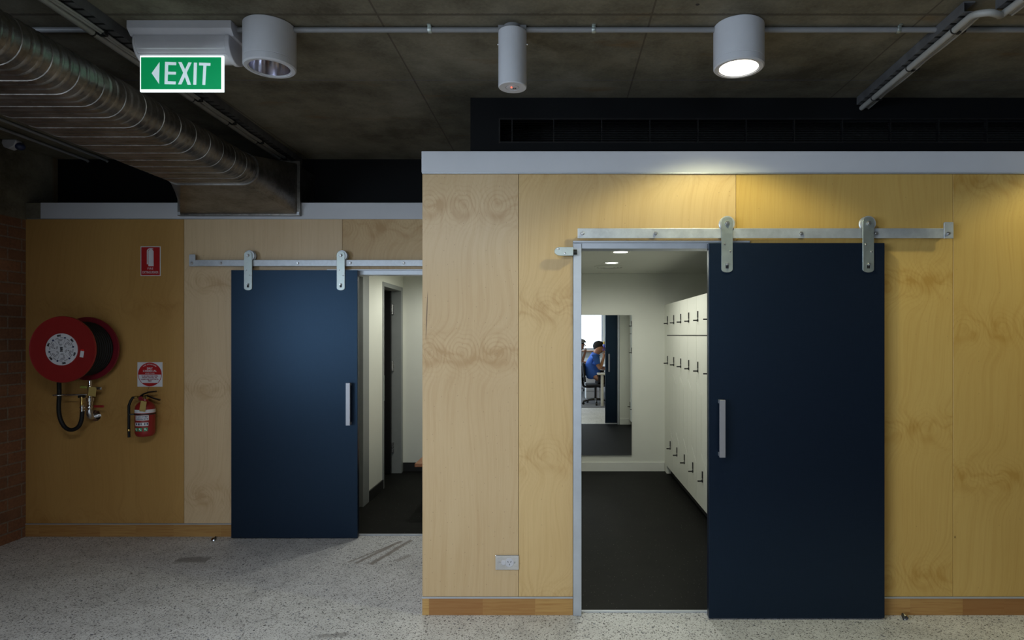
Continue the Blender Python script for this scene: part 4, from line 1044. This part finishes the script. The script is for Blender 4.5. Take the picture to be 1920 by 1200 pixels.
# thin pipes and the movement sensor at the far left
def thin_pipe(label, x):
    tag(MB().tube([(x, 1.2, HC - 0.013), (x, 5.07, HC - 0.013), (x, 5.085, HC - 0.020)], 0.011, n=10).build('thin_pipe', M['pvc'], None), label, 'pipe')
thin_pipe('thin grey pipe on the ceiling beside the left wall', -3.89)
thin_pipe('thin grey pipe on the ceiling nearer the oval duct', -3.73)
s = thing('movement_sensor', 'small white movement sensor under the ceiling at far left', 'sensor', (-4.08, 4.62, HC - 0.08))
pr = [(-0.055, 0.0), (0.045, 0.0), (0.050, -0.02), (0.030, -0.055), (-0.01, -0.072), (-0.045, -0.06), (-0.06, -0.03)]
MB().prism([(-4.075 + a, HC + 0.0 + c_ ) for a, c_ in pr], 4.56, 4.62).build('sensor_housing', M['white_plastic'], s, bevel=0.006)
MB().ball((-4.03, 4.60, HC - 0.045), 0.032, 0.035, 0.028).build('sensor_lens', M['blue_ink'], s)

# ------------------------------------------------------------------ exit sign
ez = HC
exx0, exx1 = px(237, 2.84), px(433, 2.84); eyf = 2.84
t = thing('exit_sign', 'illuminated green exit sign with white letters under its ceiling box', 'sign', ((exx0 + exx1) / 2, 2.92, pz(173, 2.87)))
prf = [(2.84, HC), (3.02, HC), (3.02, HC - 0.046), (2.995, HC - 0.062), (2.865, HC - 0.062), (2.84, HC - 0.036)]
MB().prism(prf, exx0, exx1, 'YZ').build('mounting_plate', M['white_plastic'], t, smooth=False, bevel=0.002)
bx0, bx1 = px(250, 2.86), px(431, 2.86)
def barrel(x0, x1, g=0.0):
    p = [(2.858 - g, HC - 0.062)]
    for i in range(41):
        a = PI * i / 40; q = (0.075 + g) if g else (0.075 if a < 0.45 or a > 2.7 else (0.070 if a < 0.72 or a > 2.42 else 0.0735))
        p.append((2.93 - q * math.cos(a), HC - 0.090 - q * math.sin(a)))
    p.append((3.002 + g, HC - 0.062))
    return MB().prism(p, x0, x1, 'YZ')
barrel(bx0 + 0.010, bx1 - 0.022).build('lamp_housing', M['white_plastic'], t, angle=25)
barrel(bx0, bx0 + 0.010, 0.006).build('end_cap', M['white_plastic'], t, bevel=0.003, angle=40)
barrel(bx1 - 0.022, bx1, 0.006).build('end_cap', M['white_plastic'], t, bevel=0.003, angle=40)
yS = 2.87
ax0, ax1, az0, az1 = px(262, yS), px(419, yS), pz(172, yS), pz(104, yS)
MB().box(ax0, ax1, yS, yS + 0.010, az0, az1).build('acrylic_panel', M['exit_edge'], t, smooth=False, bevel=0.002)
gx0, gx1, gz0, gz1 = px(264.5, yS), px(415, yS), pz(167.5, yS), pz(107.5, yS)
MB().box(gx0, gx1, yS - 0.0012, yS - 0.0002, gz0, gz1).build('green_field', M['exit_green'], t, smooth=False)
def E(a, b_): return (px(220 + a * 0.1979, yS), pz(20 + b_ * 0.1979, yS))
b = MB(); d0, d1 = yS - 0.0024, yS - 0.0014
polys = [[(328, 594), (402, 490), (398, 696)],
 [(455, 487), (560, 491), (559, 518), (484, 516), (482, 580), (558, 582), (557, 607), (481, 606), (479, 670), (556, 673), (555, 700), (450, 698)],
 [(580, 489), (612, 490), (644, 560), (676, 492), (706, 493), (659, 590), (700, 703), (668, 703), (642, 628), (609, 700), (578, 700), (627, 590)],
 [(728, 494), (757, 495), (750, 703), (722, 703)],
 [(777, 494), (885, 498), (883, 524), (846, 523), (835, 705), (808, 704), (818, 521), (777, 520)]]
nm = ['arrow', 'letter_e', 'letter_x', 'letter_i', 'letter_t']
for k, pl in zip(nm, polys):
    MB().prism([E(*q) for q in pl], d0, d1).build(k, M['exit_white'], t, smooth=False)

# ------------------------------------------------------------------ ceiling lights
def downlight(label, x, y, lit, group=None):
    t = thing('ceiling_downlight', label, 'ceiling light', (x, y, HC - 0.20), group)
    r, h = 0.1165, 0.200
    MB().lathe([(0, 0), (r - 0.004, 0), (r, -0.004), (r, -0.163), (r - 0.0015, -0.165), (r, -0.167), (r, -h + 0.006), (r - 0.006, -h), (0.096, -h), (0.096, -h + 0.003), (0.090, -h + 0.003), (0.088, -0.10), (0.086, -0.02), (0, -0.02)], (x, y, HC), 'Z', 56).build('lamp_body', M['lamp_white'], t, angle=30)
    MB().lathe([(0.0955, -h + 0.0035), (0.091, -h + 0.0035), (0.091, -h + 0.006), (0.0955, -h + 0.006)], (x, y, HC), 'Z', 56, closed=True).build('black_gasket', M['rubber'], t)
    MB().lathe([(0.0895, -h + 0.006), (0.085, -0.15), (0.072, -0.10), (0.05, -0.07), (0.0, -0.06)], (x, y, HC), 'Z', 48).build('reflector', M['reflector'], t, recalc=False)
    if lit:
        MB().lathe([(0, -h + 0.010), (0.0885, -h + 0.010), (0.0885, -h + 0.013), (0, -h + 0.013)], (x, y, HC), 'Z', 48).build('glowing_lens', M['lamp_glow'], t)
        spot('downlight_beam', (x, y, HC - h - 0.004), 42, (1.0, 0.97, 0.54), 131, 0.35, 0.05)
    else:
        MB().box(x - 0.055, x - 0.015, y - 0.012, y + 0.012, HC - 0.13, HC - 0.09).build('lamp_holder', M['ink'], t, smooth=False, bevel=0.003)
downlight('unlit round white ceiling downlight beside the exit sign', px(506, yc), yc, False)
downlight('lit round white ceiling downlight above the right doorway', px(1385, yc), yc, True)
downlight('lit round white downlight beyond the right edge of the photo', 3.05, yc, True)

x = px(961, yc)
t = thing('emergency_light', 'slim white cylindrical emergency light hanging from the ceiling', 'ceiling light', (x, yc, 2.735))
MB().lathe([(0, 0), (0.042, 0), (0.042, -0.022), (0.036, -0.026), (0, -0.026)], (x, yc, HC), 'Z', 32).box(x - 0.066, x + 0.066, yc - 0.018, yc + 0.018, HC - 0.034, HC - 0.001).build('ceiling_box', M['pvc'], t, angle=30)
MB().lathe([(0, -0.026), (0.064, -0.026), (0.067, -0.029), (0.067, -0.286), (0.064, -0.290), (0.034, -0.290), (0.032, -0.287), (0, -0.287)], (x, yc, HC), 'Z', 40).build('lamp_body', M['lamp_white'], t, angle=30)
MB().lathe([(0, -0.292), (0.028, -0.290), (0.031, -0.287), (0, -0.287)], (x, yc, HC), 'Z', 28).build('lamp_lens', M['white_plastic'], t)
MB().ball((x - 0.004, yc - 0.012, HC - 0.2925), 0.004).build('red_indicator', M['led_red'], t)
for dx in (0.006, 0.014): MB().ball((x + dx, yc, HC - 0.2925), 0.003).build('test_button', M['ink'], t)
for s_ in (-1, 1): MB().cyl((x + s_ * 0.066, yc, HC - 0.085), (x + s_ * 0.072, yc, HC - 0.085), 0.004, n=8).build('screw', M['steel'], t)

def batten(label, x, y, power):  # out-of-view battens added to brighten the floor
    t = thing('added_batten_light', label, 'ceiling light', (x, y, HC - 0.36))
    MB().box(x - 0.75, x + 0.75, y - 0.05, y + 0.05, HC - 0.34, HC - 0.29).build('batten_body', M['lamp_white'], t, smooth=False, bevel=0.004)
    MB().cyl((x - 0.73, y, HC - 0.352), (x + 0.73, y, HC - 0.352), 0.013, n=12).build('glowing_tube', M['room_glow'], t)
    for q in (-0.6, 0.6): MB().cyl((x + q, y, HC - 0.29), (x + q, y, HC), 0.003, n=6).build('hanger_wire', M['steel'], t)
    area('added_batten_fill', (x, y, HC - 0.38), (0, 0, 0), 1.4, 0.06, power, (0.90, 0.95, 1.0))
batten('added fluorescent batten out of view on the left, brightening the floor', -1.0, 1.1, 46)
batten('added fluorescent batten out of view over the back of the office', 0.3, -3.2, 50)
# ------------------------------------------------------------------ linear grille in the bulkhead
t = thing('linear_grille', 'long black linear air grille in the dark bulkhead', 'air grille', ((GX0 + GX1) / 2, 3.77, GZ0))
b = MB().box(GX0 - 0.0, GX1, 3.768, 3.784, GZ1 - 0.008, GZ1).box(GX0, GX1, 3.768, 3.784, GZ0, GZ0 + 0.008).box(GX0, GX0 + 0.010, 3.768, 3.784, GZ0 + 0.008, GZ1 - 0.008)
b.build('grille_frame', M['black_metal'], t, smooth=False)
b = MB(); z = GZ0 + 0.016
while z < GZ1 - 0.012:
    b.prism([(3.774, z), (3.778, z + 0.0025), (3.800, z + 0.0075), (3.800, z + 0.005)], GX0 + 0.01, GX1, 'YZ'); z += 0.0142
b.build('grille_blades', M['black_metal'], t, smooth=False)
for q in [px(960, 3.77)] + [px(1038 + 90.4 * i, 3.77) for i in range(14)]:
    if q < GX1: MB().box(q - 0.003, q + 0.003, 3.773, 3.80, GZ0 + 0.008, GZ1 - 0.008).build('grille_mullion', M['black_metal'], t, smooth=False)

# ------------------------------------------------------------------ lockers
LX, LW, LZ0, LZ1, LM = 1.236, 0.372, 0.095, 1.917, 1.566
def make_locker(Y):       # Y = far edge of the column
    t = thing('locker', '', 'locker', (LX, Y - LW / 2, 0.0))
    g = 0.0022
    MB().box(LX + 0.005, LX + 0.50, Y - LW + 0.001, Y - 0.001, LZ0, LZ1).build('locker_body', M['gap'], t, smooth=False)
    MB().box(LX + 0.05, LX + 0.50, Y - LW, Y, 0.0, LZ0).build('plinth', M['void'], t, smooth=False)
    ym = Y - LW / 2
    doors = [[(Y - g, LM + 0.006), (Y - LW + g, LM + 0.006), (Y - LW + g, LZ1), (Y - g, LZ1)],
             [(Y - g, LM - 0.004), (Y - g, 1.165), (ym - g, 1.065), (ym - g, 0.56), (Y - LW + g, 0.44), (Y - LW + g, LM - 0.004)],
             [(Y - g, 1.157), (Y - g, LZ0), (Y - LW + g, LZ0), (Y - LW + g, 0.432), (ym + g, 0.552), (ym + g, 1.057)]]
    for (poly, hy, hz) in zip(doors, (Y - 0.075, Y - 0.075, Y - 0.245), (1.70, 1.255, 0.33)):
        d = MB().prism(poly, LX, LX + 0.018, 'YZ').build('locker_door', M['locker'], t, smooth=False)
        k = MB().box(LX - 0.008, LX, hy - 0.009, hy + 0.009, hz + 0.025, hz + 0.082)
        k.cyl((LX - 0.010, hy, hz), (LX, hy, hz), 0.012, n=14).box(LX - 0.006, LX, hy - 0.004, hy + 0.004, hz, hz + 0.03)
        k.build('lock_plate', M['black_metal'], d, smooth=False)
        MB().obox((LX - 0.028, hy, hz), (0.034, 0.014, 0.012), Matrix.Identity(3)).build('lock_lever', M['black_metal'], d, bevel=0.003)
    return t
ordn = ['farthest white locker column, against the back wall', 'second white locker column from the back wall', 'third white locker column from the back wall',
        'fourth white locker column from the back wall', 'fifth white locker column from the back wall', 'sixth white locker column from the back wall, cut off by the dark navy door',
        'seventh white locker column from the back wall', 'eighth white locker column from the back wall', 'nearest white locker column, beside the doorway wall']
proto = None
for k in range(9):
    Y = 6.945 - k * LW
    if proto is None: proto = make_locker(Y); o = proto
    else:
        o = copy_tree(proto); o.location = (LX, Y - LW / 2, 0)
    o['label'] = ordn[k]; o['category'] = 'locker'; o['group'] = 'white lockers along the right wall'
struct(MB().box(LX + 0.004, 1.80, 6.947, YB, 0, LZ1).build('trim_4', M['locker'], smooth=False, loc=(0, 0, 0)), 'white filler panel beside the lockers')

# mirror on the back wall
MXA, MXB = -0.02, px(1184, YB); MZA, MZB = pz(853, YB), pz(591, YB)
t = thing('wall_mirror', 'tall frameless mirror on the white back wall of the locker room', 'mirror', ((MXA + MXB) / 2, YB - 0.012, MZA))
g = MB().box(MXA, MXB, YB - 0.016, YB - 0.010, MZA, MZB).build('mirror_glass', M['mirror'], t, smooth=False)
tl = 0.0035
g.matrix_basis = Matrix.Rotation(tl, 4, 'X')
MB().box(MXA + 0.03, MXB - 0.03, YB - 0.006, YB, MZA + 0.03, MZB - 0.03).build('mirror_backing', M['gap'], t, smooth=False)

def recessed(label, x, y, power, rm):
    t = thing('recessed_downlight', label, 'ceiling light', (x, y, HI - 0.01))
    MB().lathe([(0.062, 0.0), (0.085, 0.0), (0.085, -0.004), (0.078, -0.007), (0.062, -0.004)], (x, y, HI), 'Z', 36, closed=True).build('trim_ring', M['gloss_white'], t)
    MB().lathe([(0, -0.003), (0.0625, -0.003), (0.0625, 0.0), (0, 0.0)], (x, y, HI), 'Z', 36).build('glowing_lens', M['room_glow'], t)
    spot('recessed_beam', (x, y, HI - 0.03), power, (1.0, 1.0, 0.90), 178, 0.6, 0.06)
recessed('glowing recessed downlight nearer the doorway of the locker room', px(1163.5, 5.22), 5.22, 34, 0)
recessed('glowing recessed downlight over the mirror end of the locker room', px(1147, 6.0), 6.0, 29, 0)
recessed('glowing recessed downlight at the back of the left doorway room', -1.15, 6.35, 26, 1)
recessed('glowing recessed downlight near the bench in the left doorway room', -1.15, 5.25, 21, 1)
x, y = px(1142, 6.35), 6.35
b = MB()
for r0, r1 in ((0.15, 0.135), (0.115, 0.10), (0.082, 0.066), (0.045, 0.0)):
    if r1 > 0: b.lathe([(r0, 0), (r0, -0.010), (r1, -0.012), (r1, 0)], (x, y, HI), 'Z', 40, closed=True)
    else: b.lathe([(0, 0), (r0, 0), (r0, -0.010), (0, -0.012)], (x, y, HI), 'Z', 40)
tag(b.build('ceiling_vent', M['plaster_c']), 'round white ceiling vent behind the locker room downlights', 'vent')

# bench in the change room
t = thing('timber_bench', 'timber topped bench just showing behind the corner of the plywood block', 'bench', (-0.95, 6.0, 0))
MB().box(-1.25, -0.63, 5.37, 6.8, 0.415, 0.445).build('bench_top', M['bench_wood'], t, smooth=False, bevel=0.003)
for q in (5.45, 6.7): MB().box(-1.20, -0.68, q - 0.03, q + 0.03, 0.0, 0.415).build('bench_leg', M['black_metal'], t, smooth=False, bevel=0.003)

# ------------------------------------------------------------------ the office behind the camera, seen in the mirror
def desk(label, x0, x1, y0, y1, h):
    t = thing('desk', label, 'desk', ((x0 + x1) / 2, (y0 + y1) / 2, 0.006))
    MB().box(x0, x1, y0, y1, h - 0.028, h).build('desk_top', M['desk_white'], t, smooth=False, bevel=0.004)
    for qx in (x0 + 0.10, x1 - 0.10):
        for qy in (y0 + 0.06, y1 - 0.06):
            MB().box(qx - 0.028, qx + 0.028, qy - 0.028, qy + 0.028, 0.006, h - 0.028).build('desk_leg', M['desk_white'], t, smooth=False, bevel=0.004)
    MB().box(x0 + 0.10, x1 - 0.10, (y0 + y1) / 2 - 0.02, (y0 + y1) / 2 + 0.02, h - 0.09, h - 0.03).build('desk_rail', M['desk_white'], t, smooth=False)
    return t
desk('white desk with an elbow of the man in blue on it', 0.86, 2.5, 0.35, 1.05, 0.705)
desk('white desk of the man in the cap', 0.75, 2.2, -2.15, -1.45, 0.72)
t = thing('desk_screen', 'dark maroon fabric screen standing behind the desk', 'partition', (1.75, 0.20, 0.006))
MB().box(1.12, 2.5, 0.18, 0.215, 0.60, 1.14).build('screen_panel', M['maroon_fab'], t, smooth=False, bevel=0.006)
for q in (1.2, 2.4): MB().box(q - 0.02, q + 0.02, 0.18, 0.215, 0.006, 0.60).build('screen_foot', M['black_metal'], t, smooth=False)
t = thing('pedestal_drawers', 'white drawer pedestal on the carpet behind the office chair', 'drawers', (0.78, -0.35, 0.006))
MB().box(0.66, 1.00, -0.6, -0.1, 0.03, 0.55).build('cabinet', M['desk_white'], t, smooth=False, bevel=0.004)
for q in (0.06, 0.22, 0.38): MB().box(0.675, 0.985, -0.097, -0.085, q, q + 0.145).build('drawer_front', M['desk_white'], t, smooth=False, bevel=0.003)
for q in (0.70, 0.96):
    for r_ in (-0.55, -0.15): MB().cyl((q, r_ - 0.02, 0.018), (q, r_ + 0.02, 0.018), 0.014, n=10).build('castor', M['rubber'], t)

def office_chair(label, x, y, back=M['chair_fab']):
    t = thing('office_chair', label, 'chair', (x, y, 0.006))
    MB().box(x - 0.22, x + 0.24, y - 0.23, y + 0.23, 0.405, 0.455).build('seat', M['chair_fab'], t, bevel=0.022, segs=3)
    b = MB(); b.box(-0.022, 0.022, -0.21, 0.21, 0.0, 0.42)
    m4 = Matrix.Translation((x - 0.235, y, 0.50)) @ Matrix.Rotation(-0.10, 4, 'Y')
    for v in b.bm.verts: v.co = m4 @ v.co
    b.build('backrest', back, t, bevel=0.018, segs=3)
    MB().tube(smoothp([(x, y, 0.39), (x - 0.18, y, 0.385), (x - 0.27, y, 0.42), (x - 0.285, y, 0.60)]), 0.018, n=8, ry=0.03).build('back_support', M['black_metal'], t)
    MB().cyl((x, y, 0.10), (x, y, 0.40), 0.026, n=14).build('gas_post', M['black_metal'], t)
    b = MB()
    for k in range(5):
        a = 2 * PI * k / 5 + 0.3
        b.tube([(x, y, 0.12), (x + 0.14 * math.cos(a), y + 0.14 * math.sin(a), 0.105), (x + 0.29 * math.cos(a), y + 0.29 * math.sin(a), 0.075)], [0.028, 0.022, 0.016], n=8)
    b.build('star_base', M['black_metal'], t)
    for k in range(5):
        a = 2 * PI * k / 5 + 0.3; cx_, cy_ = x + 0.29 * math.cos(a), y + 0.29 * math.sin(a)
        MB().cyl((cx_ - 0.02 * math.sin(a), cy_ + 0.02 * math.cos(a), 0.036), (cx_ + 0.02 * math.sin(a), cy_ - 0.02 * math.cos(a), 0.036), 0.030, n=14).build('castor', M['rubber'], t)
    return t
office_chair('black office chair under the man in the blue shirt', 0.84, 0.62, M['chair_fab'])
office_chair('black office chair under the man in the cap', 0.54, -2.0)

def skin_mesh(name, verts, edges, radii, mat, parent, org, root=0, sub=2):
    me = bpy.data.meshes.new(name); me.from_pydata([Vector(v) - Vector(org) for v in verts], edges, []); me.update()
    o = bpy.data.objects.new(name, me); COL.objects.link(o); o.parent = parent; o['_o'] = list(org)
    o.modifiers.new('Skin', 'SKIN'); me.materials.append(mat)
    if not me.skin_vertices:
        bm = bmesh.new(); bm.from_mesh(me); bm.verts.layers.skin.verify(); bm.to_mesh(me); bm.free()
    sv = me.skin_vertices[0].data
    for i, r in enumerate(radii):
        sv[i].radius = (r, r) if isinstance(r, (int, float)) else r
        sv[i].use_root = (i == root)
    o.modifiers['Skin'].use_smooth_shade = True
    s_ = o.modifiers.new('Subdivision', 'SUBSURF'); s_.levels = sub; s_.render_levels = sub
    return o
def person(label, x, y, z0, shirt, cap, k=1.0):
    # seated, facing +X, left hand raised to the chin, the other forearm resting on the desk
    org = (x, y, z0)
    t = thing('person', label, 'person', org)
    class G:
        def __init__(s): s.v, s.e, s.r = [], [], []
        def add(s, p, r, link=None):
            s.v.append((x + p[0] * k, y + p[1] * k, z0 + 0.45 + (p[2] - 0.45) * k)); s.r.append(tuple(q * k for q in r) if isinstance(r, tuple) else r * k)
            if link is not None: s.e.append((link, len(s.v) - 1))
            return len(s.v) - 1
        def make(s, name, mat): return skin_mesh(name, s.v, s.e, s.r, mat, t, org)
    def P(a, b, c): return (x + a * k, y + b * k, z0 + 0.45 + (c - 0.45) * k)
    g = G()
    pel = g.add((-0.02, 0, 0.57), (0.07, 0.11)); sp1 = g.add((-0.05, 0, 0.70), (0.085, 0.125), pel); sp2 = g.add((-0.06, 0, 0.85), (0.09, 0.13), sp1); ch = g.add((-0.03, 0, 0.98), (0.06, 0.09), sp2)
    nk = g.add((0.02, 0, 1.085), (0.058, 0.060), ch); hd0 = g.add((0.065, 0, 1.135), (0.066, 0.064), nk)
    fc = g.add((0.090, 0, 1.205), (0.112, 0.092), hd0); top = g.add((0.075, 0, 1.275), (0.098, 0.088), fc)
    jaw = g.add((0.135, 0, 1.150), (0.046, 0.050), hd0)
    for s_ in (-1, 1):
        sh = g.add((-0.02, s_ * 0.165, 0.995), 0.046, ch)
        if s_ > 0:      # raised arm, nearer the mirror
            el = g.add((0.085, 0.245, 0.765), 0.043, sh); wr_ = g.add((0.165, 0.115, 0.985), 0.029, el)
            hp = g.add((0.182, 0.065, 1.045), (0.024, 0.037), wr_)
            for a, b_ in (((0.196, 0.080, 1.090), (0.180, 0.058, 1.118)), ((0.203, 0.060, 1.098), (0.186, 0.040, 1.124)), ((0.206, 0.040, 1.097), (0.190, 0.022, 1.120)), ((0.204, 0.024, 1.086), (0.190, 0.008, 1.104))):
                f1 = g.add(a, 0.0095, hp); g.add(b_, 0.0085, f1)
            th = g.add((0.164, 0.086, 1.068), 0.011, hp); g.add((0.150, 0.076, 1.100), 0.009, th)
        else:
            el = g.add((0.11, -0.235, 0.775), 0.042, sh); wr_ = g.add((0.32, -0.10, 0.735), 0.027, el); hp = g.add((0.39, -0.06, 0.732), (0.018, 0.034), wr_)
            for dy in (-0.035, -0.012, 0.012, 0.034):
                f1 = g.add((0.445 - abs(dy) * 0.3, -0.045 + dy, 0.730), 0.0088, hp); g.add((0.475 - abs(dy) * 0.5, -0.04 + dy, 0.724), 0.008, f1)
            th = g.add((0.40, -0.015, 0.730), 0.010, hp); g.add((0.425, 0.0, 0.726), 0.0088, th)
        hp_ = g.add((0.06, s_ * 0.10, 0.545), 0.045, pel); kn2 = g.add((0.44, s_ * 0.14, 0.54), 0.045, hp_); an = g.add((0.40, s_ * 0.14, 0.09), 0.038, kn2)
        g.add((0.50, s_ * 0.15, 0.045), 0.034, an)
    g.make('body', M['skin'])
    g = G()             # shirt over torso and upper arms
    a0 = g.add((-0.02, 0, 0.54), (0.135, 0.180)); a1 = g.add((-0.05, 0, 0.70), (0.130, 0.170), a0); a2 = g.add((-0.06, 0, 0.85), (0.135, 0.178), a1); a3 = g.add((-0.03, 0, 0.985), (0.115, 0.165), a2)
    g.add((0.012, 0, 1.065), (0.084, 0.086), a3)
    for s_ in (-1, 1):
        b0 = g.add((-0.02, s_ * 0.175, 1.005), 0.086, a3); g.add(((0.045, 0.222, 0.855) if s_ > 0 else (0.05, -0.22, 0.865)), 0.074, b0)
    g.make('shirt', shirt)
    MB().tube([P(0.020 + 0.074 * math.cos(a), 0.070 * math.sin(a), 1.070 - 0.030 * math.cos(a)) for a in [PI * 2 * i / 20 for i in range(21)]], 0.013 * k, n=8).build('collar', shirt, t)
    g = G()
    c0 = g.add((-0.02, 0, 0.565), (0.125, 0.185))
    for s_ in (-1, 1):
        c1 = g.add((0.10, s_ * 0.10, 0.548), 0.100, c0); c2 = g.add((0.45, s_ * 0.14, 0.54), 0.072, c1); g.add((0.40, s_ * 0.14, 0.12), 0.058, c2)
    g.make('trousers', M['trouser'])
    for s_ in (-1, 1):
        MB().ball((x + 0.46 * k, y + s_ * 0.145 * k, z0 + 0.052), 0.135, 0.050, 0.046).build('shoe', M['shoe'], t)
    def cut(b, co, no):
        bmesh.ops.bisect_plane(b.bm, geom=b.bm.verts[:] + b.bm.edges[:] + b.bm.faces[:], plane_co=co, plane_no=no, clear_outer=True)
        bmesh.ops.holes_fill(b.bm, edges=[e for e in b.bm.edges if e.is_boundary])
    b = MB(); b.ball(P(0.074, 0, 1.238), 0.122 * k, 0.098 * k, 0.110 * k, 22, 16)
    cut(b, P(0.150, 0, 1.262), (0.86, 0, -0.51)); cut(b, P(0.02, 0, 1.135), (0.30, 0, -0.95))
    b.build('hair', M['hair'], t)
    for s_ in (-1, 1):
        MB().ball(P(0.070, s_ * 0.088, 1.195), 0.020 * k, 0.010 * k, 0.033 * k).build('ear', M['skin'], t)
        MB().ball(P(0.156, s_ * 0.034, 1.208), 0.009 * k, 0.014 * k, 0.007 * k).build('eye', M['hair'], t)
        MB().ball(P(0.158, s_ * 0.036, 1.228), 0.011 * k, 0.022 * k, 0.006 * k).build('eyebrow', M['hair'], t)
    MB().tube([P(0.158, 0, 1.218), P(0.180, 0, 1.190), P(0.192, 0, 1.174), P(0.160, 0, 1.166)], [0.010 * k, 0.013 * k, 0.016 * k, 0.008 * k], n=10).build('nose', M['skin'], t)
    MB().ball(P(0.166, 0, 1.146), 0.011 * k, 0.026 * k, 0.007 * k).build('mouth', M['maroon_fab'], t)
    if cap:
        b = MB(); b.ball(P(0.078, 0, 1.245), 0.130 * k, 0.106 * k, 0.112 * k, 22, 16)
        cut(b, P(0.09, 0, 1.255), (0, 0, -1))
        hx_, hz_ = P(0, 0, 1.256)[0], P(0, 0, 1.256)[2]
        b.prism([(hx_ + 0.15 * k, y - 0.085), (hx_ + 0.24 * k, y - 0.07), (hx_ + 0.27 * k, y), (hx_ + 0.24 * k, y + 0.07), (hx_ + 0.15 * k, y + 0.085)], hz_, hz_ + 0.010, 'XY')
        b.build('cap', M['cap'], t)
    return t
person('man in blue polo shirt seated at a white desk, hand at his chin', 0.83, 0.62, 0.0, M['shirt_blue'], False, 1.06)
person('person in white shirt and cap seated behind the man in blue', 0.54, -2.0, 0.0, M['shirt_white'], True, 1.06)

# bottle on the sill of the rear window
xb, yb_ = 1.46, YR + 0.10
t = thing('spray_bottle', 'blue bottle with a yellow cap on the office window sill', 'bottle', (xb, yb_, 1.0))
MB().lathe([(0, 0), (0.04, 0), (0.044, 0.01), (0.044, 0.15), (0.02, 0.20), (0, 0.20)], (xb, yb_, 1.0), 'Z', 20).build('bottle_body', M['blue_plastic'], t)
MB().lathe([(0, 0.20), (0.026, 0.20), (0.026, 0.26), (0.012, 0.29), (0, 0.29)], (xb, yb_, 1.0), 'Z', 20).build('bottle_cap', M['yellow'], t)

for o in S.objects:
    if '_o' in o: del o['_o']
